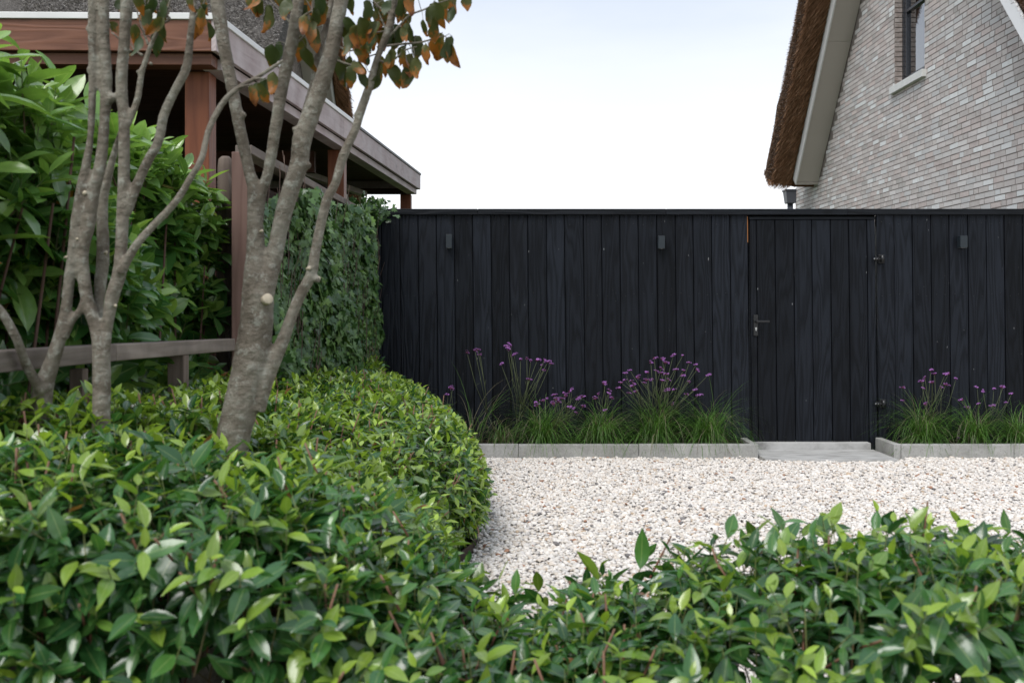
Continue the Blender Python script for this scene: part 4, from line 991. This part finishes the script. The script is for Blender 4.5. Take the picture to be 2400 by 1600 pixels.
def hedge_build(e, tips, axes, L, nleaf, spacing, young, cellpx, young_n=3, mid=mid_c, olds=old_c, stemlen=None):
    # uneven growth: thin out some spots so that dark hollows open between the shoots
    q_ = tips * 9.0
    hol = np.sin(q_[:, 0] * 1.3 + 2 * np.sin(q_[:, 1])) * np.sin(q_[:, 1] * 1.1 + q_[:, 2] + 1.5 * np.sin(q_[:, 0] * 0.7))
    tips = tips - nrm(axes) * (0.035 * np.clip(hol, 0, 1))[:, None]
    kp = ~((hol > 0.55) & (rng.random(len(tips)) < 0.4)); tips, axes = tips[kp], axes[kp]
    pos, Rm, size, cols = shoots(tips, axes, nleaf, spacing, L, young=young, old_c=olds, mid_c=mid, young_c=young_c, young_n=young_n)
    foliage(e, pos, Rm, size, cols, LT, 'leaf', 300, cellpx, far_tm=LT_far, far_y=4.4)
    n = len(tips); sl = stemlen or nleaf * spacing + 0.08
    b = tips - nrm(axes) * sl + rng.normal(0, 0.015, (n, 3))
    ca = np.where(rng.random(n)[:, None] < 0.65, np.array([0.10, 0.028, 0.018]), np.array([0.12, 0.085, 0.045]))
    V, Q, T, Cc = stem_mesh(b, tips - nrm(axes) * 0.004, 0.0026, 0.0013, ca, np.array([0.12, 0.16, 0.045]))
    # a few bare clipped stems standing up between the leaves
    pick = rng.choice(n, n // 8, replace=False)
    a2 = tips[pick] + rng.normal(0, 0.02, (len(pick), 3)); ax2 = nrm(axes[pick] + rng.normal(0, 0.12, (len(pick), 3)))
    V2, Q2, T2, C2 = stem_mesh(a2 - ax2 * 0.12, a2 + ax2 * rng.uniform(-0.015, 0.034, (len(pick), 1)), 0.0036, 0.0031, np.array([0.14, 0.035, 0.022]), np.array([0.22, 0.13, 0.08]))
    k = len(V)
    tag(link_mesh('stems', fast_mesh('stems', np.concatenate([V, V2]), np.concatenate([Q, Q2 + k]), np.concatenate([T, T2 + k]), np.concatenate([Cc, C2]), 'stem'), e), kind='stuff')

# block hedge with a rounded right-hand end
hb = empty('low_hedge', (-0.8, 5.5, 0), 'clipped low evergreen hedge with rounded end, running back along the ivy fence', 'hedge', 'low clipped hedges')
ZTOP = 0.735
PROF = [(0.0, 0.03), (0.06, 0.14), (0.095, 0.26), (0.06, 0.42), (-0.02, 0.54), (-0.13, 0.635), (-0.27, 0.70), (-0.45, ZTOP)]   # offset from the ground line, height
pr = np.array(PROF); seg = np.linalg.norm(np.diff(pr, axis=0), axis=1); cum = np.concatenate([[0], np.cumsum(seg)])
def hedge_top(x, y):
    d_ = edge_x(y) - x
    return np.interp(d_, [-p[0] for p in PROF[3:]], [p[1] for p in PROF[3:]]) + 0.075 * np.clip((y - 4.6) / 3.0, 0, 1) * np.clip(d_ / 0.4, 0, 1) + 0.16 * np.clip((-x - 0.75) / 0.5, 0, 1) * np.clip((6.8 - y) / 1.5, 0, 1) + 0.07 * np.clip((4.4 - y) / 1.3, 0, 1) * np.clip(d_ / 0.4, 0, 1) + 0.018 * np.sin(x * 5 + y * 3.1) + 0.014 * np.sin(y * 7 - x * 4)
ntop = 3000
X = rng.uniform(-1.42, -0.1, ntop * 2); Y = 2.75 + (8.45 - 2.75) * rng.random(ntop * 2) ** 1.05
k = X < edge_x(Y) - 0.42; X, Y = X[k][:ntop], Y[k][:ntop]
near = np.clip((4.6 - Y) / 1.6, 0, 1)
tt = np.stack([X, Y, hedge_top(X, Y) - np.abs(rng.normal(0, 0.028, len(X))) + 0.03 * (rng.random(len(X)) < 0.15)], 1)
at_ = np.stack([rng.normal(0, 0.20, len(X)), rng.normal(0, 0.20, len(X)), np.ones(len(X))], 1)
nsd = 2300
ys_ = rng.uniform(2.9, 8.3, nsd); tpar = rng.random(nsd) * cum[-1]
offx = np.interp(tpar, cum, pr[:, 0]); offz = np.interp(tpar, cum, pr[:, 1])
sl_i = np.clip(np.searchsorted(cum, tpar) - 1, 0, len(seg) - 1); tang = np.diff(pr, axis=0)[sl_i] / seg[sl_i][:, None]
nx_, nz_ = tang[:, 1], -tang[:, 0]
dedx = (edge_x(ys_ + 0.05) - edge_x(ys_ - 0.05)) / 0.1
ts = np.stack([edge_x(ys_) + offx, ys_, offz], 1); an_ = np.stack([nx_, -dedx * nx_, nz_ * 1.0 + 0.45], 1)
ts = ts - nrm(an_) * np.abs(rng.normal(0, 0.03, nsd))[:, None]; an_ = nrm(an_) + rng.normal(0, 0.22, (nsd, 3))
# end cap towards the camera at the notch of the outline
tips = np.concatenate([tt, ts]); axes = np.concatenate([at_, an_])
hedge_build(hb, tips, axes, 0.077, 8, 0.019, 0.62, 24, young_n=4, mid=np.array([0.13, 0.235, 0.045]))

# front hedge across the whole picture
hf = empty('low_hedge', (0.2, 2.35, 0), 'clipped low evergreen hedge with bright young shoots, lying before the gravel and tree stems', 'hedge', 'low clipped hedges')
FXs = [-1.6, -1.2, -0.95, -0.75, -0.52, -0.43, -0.36, -0.27, -0.17, -0.08, 0.1, 0.25, 0.36, 0.5, 0.62, 0.9, 1.12, 1.35, 2.2]
FZs = [0.945, 0.93, 0.90, 0.85, 0.81, 0.78, 0.735, 0.66, 0.575, 0.515, 0.50, 0.53, 0.55, 0.63, 0.665, 0.70, 0.685, 0.63, 0.64]
def ftop(x): return np.interp(x, FXs, FZs)
nf = 1650
X = rng.uniform(-1.6, 1.9, nf); Y = rng.uniform(1.95, 2.80, nf)
kp = (X < 0.3) | (rng.random(nf) < 0.66); X, Y = X[kp], Y[kp]; nf = len(X)
Y = np.where(X > 0.3, 2.05 + (Y - 1.95) * 0.72, Y)
Z = ftop(X) - np.maximum(0, 2.10 - Y) * 0.5 - np.maximum(0, Y - 2.72) * 0.8
up = (rng.random(nf) < 0.22)
Z = Z - np.abs(rng.normal(0, 0.045, nf)) + up * rng.uniform(0.0, 0.055, nf)
tips = np.stack([X, Y, Z], 1); axes = np.stack([rng.normal(0, 0.26, nf), rng.normal(-0.08, 0.26, nf), np.ones(nf)], 1)
nff = 900          # camera side and back side
X = rng.uniform(-1.5, 1.8, nff); fr = rng.random(nff) < 0.7; zz = np.where(rng.random(nff) < 0.8, rng.uniform(0.5, 0.98, nff), rng.uniform(0.12, 0.6, nff)) * ftop(X)
t2 = np.stack([X, np.where(fr, 1.9, 2.84) + rng.normal(0, 0.03, nff), zz], 1); a2 = np.stack([rng.normal(0, 0.25, nff), np.where(fr, -0.8, 0.8), np.full(nff, 0.7)], 1)
hedge_build(hf, np.concatenate([tips, t2]), np.concatenate([axes, a2]), 0.080, 8, 0.021, 0.46, 36, young_n=3)

# ------------------------------------------------------------------ cherry laurel behind the low rail
LL = [leaf_template([0, .08, .22, .45, .70, .88, 1.0], [.012, .07, .155, .205, .195, .115, .012], f_, dr, wv) for f_, dr, wv in ((0.20, 0.10, 0.006), (0.28, 0.22, 0.012), (0.12, 0.04, 0.004), (0.22, 0.34, 0.01))]
hl2 = empty('laurel_hedge', (-1.9, 3.9, 0), 'tall cherry laurel hedge with large shiny leaves behind the low rail', 'hedge')
nl = 560
Y = 2.55 + (5.16 - 2.55) * rng.random(nl) ** 0.8; Zt = 2.0 - 0.03 * (Y - 3)
zz = 0.22 + (Zt - 0.22) * rng.random(nl) ** 0.72
zz = np.where((zz < 1.15) & (rng.random(nl) < 0.45), zz + 0.6, zz)
bul = 0.10 * np.sin(Y * 4.3 + zz * 3) + 0.05 * np.sin(zz * 9 + Y * 2)
X = -1.56 + bul - 0.25 * np.clip((zz - 1.6) / 0.45, 0, 1) ** 2 - np.abs(rng.normal(0, 0.07, nl)) + np.where((zz < 1.2) & (zz > 0.95), -0.07, 0)
tips = np.stack([X, Y, zz], 1); axes = np.stack([0.75 + rng.normal(0, 0.3, nl), rng.normal(-0.25, 0.4, nl), 0.35 + 1.1 * np.clip((zz - 1.3) / 0.6, 0, 1) + rng.normal(0, 0.25, nl)], 1)
nt2 = 150
Y = rng.uniform(2.6, 5.1, nt2); t2 = np.stack([-1.62 - np.abs(rng.normal(0, 0.3, nt2)), Y, 2.03 - 0.02 * (Y - 3) + rng.normal(0, 0.05, nt2)], 1)
a2 = np.stack([rng.normal(0.1, 0.3, nt2), rng.normal(-0.1, 0.3, nt2), np.ones(nt2)], 1)
nt3 = 330     # inner, darker layer that closes the hedge
t3 = np.stack([rng.uniform(-1.95, -1.72, nt3), rng.uniform(2.5, 5.3, nt3), rng.uniform(0.15, 1.85, nt3)], 1); a3 = np.stack([np.ones(nt3), rng.normal(-0.2, 0.5, nt3), rng.normal(0.3, 0.4, nt3)], 1)
nt4 = 190
t4 = np.stack([rng.uniform(-1.60, -1.47, nt4), rng.uniform(2.6, 5.2, nt4), rng.uniform(0.25, 1.05, nt4)], 1); a4_ = np.stack([np.ones(nt4), rng.normal(-0.3, 0.5, nt4), rng.normal(0.5, 0.3, nt4)], 1)
tips = np.concatenate([tips, t2, t3, t4]); axes = np.concatenate([axes, a2, a3, a4_])
lo = np.array([0.036, 0.115, 0.028]); lm = np.array([0.115, 0.23, 0.06]); ly = np.array([0.25, 0.38, 0.085])
pos, Rm, size, cols = shoots(tips, axes, 8, 0.028, 0.150, a_tip=30, a_low=80, grav=0.22, young=0.45, old_c=lo, mid_c=lm, young_c=ly, young_n=5)
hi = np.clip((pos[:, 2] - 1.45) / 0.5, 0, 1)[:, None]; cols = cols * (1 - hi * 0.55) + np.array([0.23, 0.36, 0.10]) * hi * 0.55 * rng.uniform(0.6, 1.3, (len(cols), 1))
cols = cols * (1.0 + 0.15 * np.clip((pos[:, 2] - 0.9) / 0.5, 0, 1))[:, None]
# a few yellowed leaves
ylw = rng.random(len(cols)) < 0.006; cols[ylw] = np.array([0.45, 0.20, 0.03])
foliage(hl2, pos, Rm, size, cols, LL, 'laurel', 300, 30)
ns = len(tips); b = tips - nrm(axes) * 0.27
V, Q, T, Cc = stem_mesh(b, tips, 0.0042, 0.002, np.array([0.10, 0.05, 0.03]), np.array([0.12, 0.20, 0.05]))
nst = 60; a4 = np.stack([rng.uniform(-1.95, -1.6, nst), rng.uniform(2.5, 5.1, nst), np.zeros(nst)], 1); b4 = a4 + np.stack([rng.normal(0, 0.1, nst), rng.normal(0, 0.12, nst), rng.uniform(1.3, 1.9, nst)], 1)
V2, Q2, T2, C2 = stem_mesh(a4, b4, 0.009, 0.005, np.array([0.07, 0.045, 0.035]), np.array([0.10, 0.055, 0.035])); k = len(V)
tag(link_mesh('stems', fast_mesh('stems', np.concatenate([V, V2]), np.concatenate([Q, Q2 + k]), np.concatenate([T, T2 + k]), np.concatenate([Cc, C2]), 'stem'), hl2), kind='stuff')

# ------------------------------------------------------------------ ivy
out = [(0.0, 0.0), (-0.10, 0.30), (0.13, 0.50), (0.30, 0.27), (0.58, 0.42), (0.63, 0.18), (1.0, 0.0), (0.63, -0.18), (0.58, -0.42), (0.30, -0.27), (0.13, -0.50), (-0.10, -0.30)]
def ivy_t(cup):
    v = [(0.32, 0, 0.07)] + [(x, y_, cup * (abs(y_) * 0.6) - 0.12 * max(0, x - 0.3)) for x, y_ in out]
    f = [(0, 1 + k, 1 + (k + 1) % 12) for k in range(12)]
    return np.array(v, float), np.array(f), np.array([0.0] + [1.0] * 12)
IV = [ivy_t(c) for c in (-0.35, -0.1, 0.25)]
iv = empty('ivy', (-1.2, 6.9, 0), 'dense dark green climbing ivy covering the timber fence', 'ivy')
ni = 15000
Y = 5.05 + (8.74 - 5.05) * rng.random(ni) ** 0.85; ztop = np.interp(Y, [5, 5.7, 6.8, 7.6, 8.0, 8.74], [1.75, 1.95, 1.98, 2.02, 2.07, 2.1])
Z = 0.05 + (ztop - 0.05) * rng.random(ni)
thk = 0.06 + 0.065 * np.sin(Y * 3.3 + Z * 4) + 0.04 * np.sin(Y * 9 - Z * 7) - 0.09 * np.clip((Y - 7.6), 0, 1)
gap = (np.sin(Y * 5.2 + 0.7) * np.sin(Z * 3.1 + Y) > 0.86); kp = ~(gap & (rng.random(ni) < 0.7)); Y, Z, thk = Y[kp], Z[kp], thk[kp]; ni = len(Y)
X = -1.332 + 0.026 * (Y - 4.98) + 0.035 + np.clip(thk, 0.0, 0.2) * rng.random(ni) ** 0.6
pos = np.stack([X, Y, Z], 1)
d = np.stack([0.25 + rng.normal(0, 0.3, ni), rng.normal(0, 0.45, ni), -0.85 + rng.normal(0, 0.3, ni)], 1); nv = np.stack([np.full(ni, 1.0), np.full(ni, -0.35), np.full(ni, 0.35)], 1) + rng.normal(0, 0.5, (ni, 3))
# bunch that spills over the top by the black fence and round the corner
nb = 420; p2 = np.stack([rng.normal(-1.22, 0.07, nb), rng.uniform(8.3, 8.95, nb), rng.normal(2.07, 0.05, nb)], 1); d2 = rng.normal(0, 0.6, (nb, 3)) + np.array([0.2, 0, 0]); n2 = np.array([0.3, -0.4, 0.8]) + rng.normal(0, 0.4, (nb, 3))
nc = 620; zc = rng.uniform(0.6, 2.02, nc); p3 = np.stack([-1.265 + np.abs(rng.normal(0, 0.022, nc)) + 0.025 * np.sin(zc * 8) ** 2, rng.uniform(8.60, 8.70, nc), zc], 1); d3 = np.stack([0.3 + rng.normal(0, 0.4, nc), rng.normal(-0.1, 0.2, nc), -0.8 + rng.normal(0, 0.3, nc)], 1); n3 = np.array([0.4, -1.0, 0.3]) + rng.normal(0, 0.35, (nc, 3))
pos = np.concatenate([pos, p2, p3]); d = np.concatenate([d, d2, d3]); nv = np.concatenate([nv, n2, n3]); n = len(pos)
size = rng.uniform(0.034, 0.074, n)
ic0 = np.array([0.028, 0.076, 0.020]); ic1 = np.array([0.12, 0.215, 0.055]); cols = ic0 + (ic1 - ic0) * (rng.random(n) ** 1.6)[:, None]
yo = rng.random(n) < 0.05; cols[yo] = np.array([0.11, 0.20, 0.03]) * rng.uniform(0.7, 1.2, (yo.sum(), 1))
foliage(iv, pos, frames(d, nv), size, cols, IV, 'ivy', 300, 20)
nst = 420; Y = rng.uniform(5.1, 8.7, nst); Z = rng.uniform(0.0, 1.8, nst)
a = np.stack([-1.332 + 0.026 * (Y - 4.98) + rng.uniform(0.03, 0.10, nst), Y, Z], 1); b = a + np.stack([rng.normal(0, 0.02, nst), rng.normal(0, 0.07, nst), rng.uniform(0.1, 0.35, nst)], 1)
V, Q, T, Cc = stem_mesh(a, b, 0.0028, 0.002, np.array([0.09, 0.06, 0.045]), np.array([0.11, 0.07, 0.05]))
tag(link_mesh('stems', fast_mesh('stems', V, Q, T, Cc, 'stem'), iv), kind='stuff')

# ------------------------------------------------------------------ multi-stem trees
def smooth_path(pts, rad, n=6):
    """Catmull-Rom through the points"""
    out_p, out_r = [], []
    m = len(pts)
    for i in range(m - 1):
        p0, p1, p2, p3 = pts[max(i - 1, 0)], pts[i], pts[i + 1], pts[min(i + 2, m - 1)]
        for k in range(n):
            u_ = k / n; u2 = u_ * u_; u3 = u2 * u_
            out_p.append(0.5 * ((2 * p1) + (p2 - p0) * u_ + (2 * p0 - 5 * p1 + 4 * p2 - p3) * u2 + (3 * p1 - p0 - 3 * p2 + p3) * u3))
            out_r.append(rad[i] + (rad[i + 1] - rad[i]) * u_)
    return out_p + [pts[-1]], out_r + [rad[-1]]
def stem_path(m, pts, Y, seg=14, yslope=0.0):
    """pts: (px, py, width px[, extra depth])"""
    P3 = []; W = []
    for q in pts:
        y = Y + (q[3] if len(q) > 3 else 0.0); v = P(q[0], q[1], y); P3.append(v); W.append(q[2] * y / F / 2 * 0.90)
    p, r = smooth_path(P3, W)
    p = [a + Vector((random.uniform(-1, 1), random.uniform(-1, 1), 0)) * b * 0.03 for a, b in zip(p, r)]
    r = [a * random.uniform(0.985, 1.02) for a in r]
    m.tube(p, r, seg); return p
def knob(m, p, r): m.tube([p + Vector((0, 0, -r)), p + Vector((0, 0, -r * .5)), p, p + Vector((0, 0, r * .5)), p + Vector((0, 0, r))], [r * .35, r * .85, r, r * .85, r * .35], 8)

def tree(label, Y, stems, knobs, cuts, twigs, leaves, base):
    e = empty('multi_stem_tree', base, label, 'tree', 'grey barked multi-stem trees')
    m = MB()
    for st in stems: stem_path(m, st, Y)
    for (px, py, r) in knobs: knob(m, P(px, py, Y - 0.005), r * Y / F)
    o = m.build('trunk', 'bark', e, True)
    md = o.modifiers.new('Remesh', 'REMESH'); md.mode = 'VOXEL'; md.voxel_size = 0.0052; md.use_smooth_shade = True
    sm = o.modifiers.new('Smooth', 'SMOOTH'); sm.factor = 0.5; sm.iterations = 4
    for (px, py, wx, dx) in cuts:       # pale pruning wounds facing the camera
        y = Y - 0.010 - dx; c = P(px, py, y); r = wx * y / F / 2
        dirv = Vector((random.uniform(0.5, 0.8), -1, random.uniform(0.1, 0.3))).normalized()
        MB().tube([c - dirv * 0.020, c + dirv * 0.002, c + dirv * 0.0035], [r * 1.0, r * 1.0, r * 0.9], 14).build('pruning_cut', 'cut', e, True)
    allp = []
    for tw in twigs:
        m = MB()
        pts = [P(q[0], q[1], Y + (q[2] if len(q) > 2 else 0.0)) for q in tw]
        p, r = smooth_path(pts, list(np.linspace(0.0042, 0.0016, len(pts))), 5); m.tube(p, r, 6); allp += p
        m.build('twig', 'bark', e, True)
    m = MB()
    for (px, py, ln, an_deg) in leaves:
        y = Y + random.uniform(-0.10, 0.10); c = P(px, py, y); L = ln * y / F * 1.12
        a = math.radians(an_deg); d = Vector((math.sin(a), random.uniform(-0.25, 0.25), -math.cos(a))).normalized()
        start = c - d * L * 0.5
        near_p = min(allp, key=lambda q: (q - start).length) if allp else start
        if (near_p - start).length < 0.16: m.tube([near_p, near_p.lerp(start, 0.55) + Vector((0, 0, 0.008)), start], [0.0012, 0.0011, 0.0009], 4)
        nvv = Vector((random.uniform(-0.9, 0.9), -1.0, random.uniform(-0.3, 0.6)))
        x = d; z = (nvv - nvv.dot(x) * x).normalized(); yv = z.cross(x)
        m4 = Matrix((( x.x, yv.x, z.x), (x.y, yv.y, z.y), (x.z, yv.z, z.z))).to_4x4() @ Matrix.Diagonal((L, L * random.uniform(0.7, 0.98), L, 1)); m4.translation = start
        ob = bpy.data.objects.new('leaf', random.choice(AUT)); C.objects.link(ob); adopt(ob, e); ob.matrix_basis = m4
    if m.v: tag(m.build('petioles', 'bark', e, True), kind='stuff')
    return e
AUT = []
for f_, dr, wv in ((0.15, 0.25, 0.05), (0.45, 0.1, 0.06), (-0.2, -0.3, 0.05), (0.3, 0.5, 0.06), (0.05, -0.15, 0.07), (0.6, 0.3, 0.05), (-0.4, 0.2, 0.06)):
    tm = leaf_template([0, .07, .2, .38, .55, .72, .86, .95, 1.0], [.012, .15, .245, .285, .30, .255, .15, .085, .006], f_, dr, wv)
    v = tm[0].copy(); v[:, 1] *= 1 + 0.13 * np.sin(tm[3] * 29 + len(AUT)); v[:, 1] += 0.05 * np.sin(tm[3] * 4 + len(AUT) * 2)
    AUT.append(fast_mesh('leaf', v, tm[1], None, np.hstack([np.tile([0.05, 0.07, 0.02], (len(v), 1)), tm[3][:, None]]), 'autumn'))
def L2(x, y): return (450 + x / 3.015, y / 3.015)
def L1(x, y): return (x / 3.137, y / 3.137)

YR = 3.12
right_stems = [
 [(470, 1660, 110), (500, 1330, 100), (520, 1180, 95), (535, 1100, 92), (550, 1010, 88), (572, 920, 92), (590, 840, 92), (600, 770, 88), (604, 700, 82), (603, 650, 72), (600, 590, 50), (598, 520, 42), (594, 440, 33), (584, 400, 30), (562, 300, 31), (543, 200, 32), (524, 100, 34), (509, 0, 38), (502, -60, 38)],
 [(604, 520, 30, .01), (612, 460, 27), (629, 400, 28), (646, 300, 31), (662, 200, 33), (684, 100, 33), (700, 0, 31), (706, -60, 30)],
 [(606, 740, 60, -.01), (622, 670, 56, -.01), (640, 610, 46), (654, 546, 42), (670, 480, 46), (690, 420, 47), (702, 380, 48), (708, 330, 50), (735, 250, 47), (756, 190, 45), (781, 100, 39), (800, 0, 37), (812, -60, 35)],
 [(600, 960, 50), (622, 890, 46), (648, 830, 38), (664, 795, 34), (685, 736, 29), (706, 687, 29), (730, 641, 30), (741, 578, 26), (765, 473, 26), (786, 430, 23), (805, 365, 25), (834, 300, 22), (844, 265, 24), (867, 199, 22), (886, 132, 17), (912, 66, 22), (924, 0, 20), (934, -60, 18)],
 [(706, 300, 22, .03), (722, 240, 20, .05), (736, 190, 20, .06), (748, 116, 21, .07), (768, 50, 18, .08), (780, -20, 16, .08)],
]
right_twigs = [[L2(1310, 340), L2(1450, 200), L2(1540, 110), L2(1640, 70), L2(1720, 30), L2(1850, -10)], [L2(1330, 330), L2(1500, 312), L2(1620, 300), L2(1720, 270), L2(1790, 258)],
 [L2(1010, 420), L2(1130, 460), L2(1230, 410), L2(1310, 380)], [L2(1060, 185), L2(1200, 195), L2(1290, 230), L2(1380, 215)], [L2(1290, 420), L2(1400, 440), L2(1500, 360), L2(1590, 330)],
 [L2(730, 210), L2(690, 160), L2(600, 60), L2(540, -10)], [L2(880, 170), L2(840, 60), L2(800, -10)], [L2(690, 350), L2(780, 270), L2(850, 210), L2(920, 190)], [L2(1400, 100), L2(1330, 60), L2(1270, -10)], [L2(1380, 230), L2(1330, 120), L2(1300, 40)],
 [L2(780, 120), L2(880, 60), L2(980, 10)], [L2(1040, 330), L2(1100, 360), L2(1180, 350)]]
pts2 = [(1240, 80), (1290, 150), (1330, 30), (1360, 130), (1460, 90), (1510, 150), (1210, 220), (1240, 270), (1170, 330), (1100, 320), (1085, 250), (1130, 460), (1190, 400), (1225, 390), (1120, 540), (1200, 560), (1190, 500), (1290, 590), (1320, 520), (1340, 470), (1400, 420), (1430, 530), (1510, 400), (1530, 470), (1590, 480), (1520, 550), (1450, 260), (1500, 220), (1540, 240), (1580, 340), (1650, 380), (1640, 200), (1690, 110), (1735, 100), (1740, 210), (1780, 30), (1830, 110), (1840, 40), (1740, 330), (1780, 360), (1830, 350), (1855, 400), (1940, 10), (1060, 500), (1280, 230), (1270, 310), (1385, 230), (1350, 280), (1120, 200), (1480, 40), (1540, 20), (1120, 20),
 (420, 30), (470, 60), (500, 130), (540, 120), (560, 400), (610, 360), (770, 350), (820, 420), (870, 290), (800, 100), (830, 230), (590, 30), (640, 30), (670, 70), (900, 40), (850, 30), (790, 180), (860, 130), (440, 20), (920, 110), (1150, 260), (1310, 200), (1245, 190), (1420, 330), (1375, 60)]
pts1 = [(850, 210), (990, 250), (1060, 100), (1100, 60), (1140, 190), (1210, 240), (1150, 320), (1020, 30), (1210, 10), (1010, 345), (1430, 120), (1500, 90), (1520, 230), (1500, 40), (1440, 200), (1200, 70), (880, 40), (1080, 150), (1180, 120), (1480, 140), (1420, 30), (1130, 40)]
def mk(pl, fn, smin=36, smax=60):
    return [(*fn(x, y), random.uniform(smin, smax), random.gauss(2, 17)) for x, y in pl]
tree('grey barked multi-stem tree with four forking stems and a large pale pruning cut', YR, right_stems,
     [(624, 702, 17), (722, 388, 9), (836, 270, 8), (636, 300, 6), (571, 270, 8), (744, 655, 9), (690, 303, 7)],
     [(628, 700, 25, 0.046), (725, 628, 9, 0.010), (747, 652, 9, -0.004), (614, 541, 6, 0.022)],
     right_twigs, mk(pts2, L2) + mk([(x + random.uniform(-45, 45), y + random.uniform(-30, 35)) for x, y in pts2[:44] if x < 1700][::2], L2, 30, 48), P(560, 1040, YR) * 1.0)
YL_ = 2.86
left_stems = [
 [(40, 1740, 78), (62, 1300, 70), (80, 1080, 62), (90, 990, 60), (98, 930, 54), (106, 893, 48), (121, 853, 40), (142, 783, 33), (154, 730, 29), (162, 660, 28), (172, 590, 29), (180, 520, 31), (191, 446, 29), (203, 382, 23), (212, 319, 17), (216, 250, 20), (217, 160, 22), (217, 80, 23), (217, 0, 24), (216, -60, 24)],
 [(100, 915, 34, -.02), (84, 895, 28, -.04), (60, 850, 25, -.08), (42, 801, 24, -.12), (21, 759, 24, -.14), (-4, 722, 24, -.16), (-40, 690, 22, -.18)],
 [(250, 1740, 66), (246, 1300, 58), (240, 1080, 50), (238, 976, 46), (238, 900, 47), (238, 840, 46), (234, 800, 42), (226, 766, 36), (208, 713, 33), (198, 660, 32), (194, 590, 31), (208, 520, 37), (220, 446, 33), (236, 382, 31), (245, 287, 26), (249, 191, 31), (244, 96, 29), (242, 0, 29), (240, -60, 28)],
 [(242, 840, 34), (250, 783, 26), (254, 748, 29), (263, 695, 36), (279, 643, 36), (284, 590, 32), (287, 520, 32), (289, 478, 33), (291, 382, 30), (291, 287, 29), (285, 191, 30), (292, 96, 29), (298, 0, 33), (302, -60, 32)],
 [(236, 770, 28, .05), (232, 713, 24, .06), (236, 660, 32, .07), (242, 590, 33, .08), (240, 485, 28, .10), (252, 420, 22, .10), (268, 360, 18, .10), (286, 300, 14, .08)],
 [(284, 640, 26, -.02), (303, 601, 24, -.02), (326, 566, 22, -.02), (356, 532, 20), (390, 498, 20), (420, 462, 19), (446, 418, 18), (472, 373, 18), (490, 303, 17, .03), (522, 242, 17, .05), (558, 207, 15, .06), (598, 184, 13, .06), (640, 158, 12, .05), (664, 142, 10, .05)],
 [(296, 500, 28), (312, 455, 27), (344, 382, 25), (370, 335, 25), (384, 271, 25), (408, 217, 23), (437, 159, 24), (446, 89, 19), (453, 20, 17), (458, -40, 15)],
 [(300, 292, 18), (322, 233, 18), (331, 178, 16), (344, 134, 14), (360, 92, 13), (382, 54, 11), (399, 0, 9), (405, -40, 8)],
 [(150, 790, 26), (168, 752, 20), (188, 728, 20), (200, 700, 22)],
]
left_twigs = [[L1(1090, 330), L1(1060, 250), L1(1030, 160), L1(1000, 60)], [L1(960, 380), L1(880, 290), L1(820, 240)], [L1(1180, 180), L1(1250, 140), L1(1180, 90), L1(1080, 40)], [L1(1420, 150), L1(1480, 60), L1(1510, -10)], [L1(1130, 300), L1(1200, 180), L1(1260, 60)], [L1(1050, 410), L1(990, 370), L1(960, 320)],
 [(596, 185, .05), (620, 185, .05), (640, 190, .05)], [(560, 205, .05), (585, 200, .05), (600, 205, .05)]]
lv = mk(pts1, L1, 34, 54) + [(*L2(x, y), random.uniform(42, 54), random.gauss(4, 16)) for x, y in ((430, 680), (500, 660), (515, 640), (570, 590), (455, 660))]
tree('grey barked multi-stem tree with many close stems in front of the laurel', YL_, left_stems,
     [(211, 165, 9), (262, 230, 12), (208, 68, 8), (354, 150, 6), (292, 85, 9)] + [(322 + 6 * math.sin(k), 168 + 22 * k, 5) for k in range(5)],
     [(288, 617, 13, 0.006), (199, 452, 10, 0.004), (181, 560, 6, 0.004), (156, 602, 6, 0.002), (249, 591, 7, -0.06), (271, 716, 7, 0.004)],
     left_twigs, lv, P(240, 1000, YL_) * 1.0)
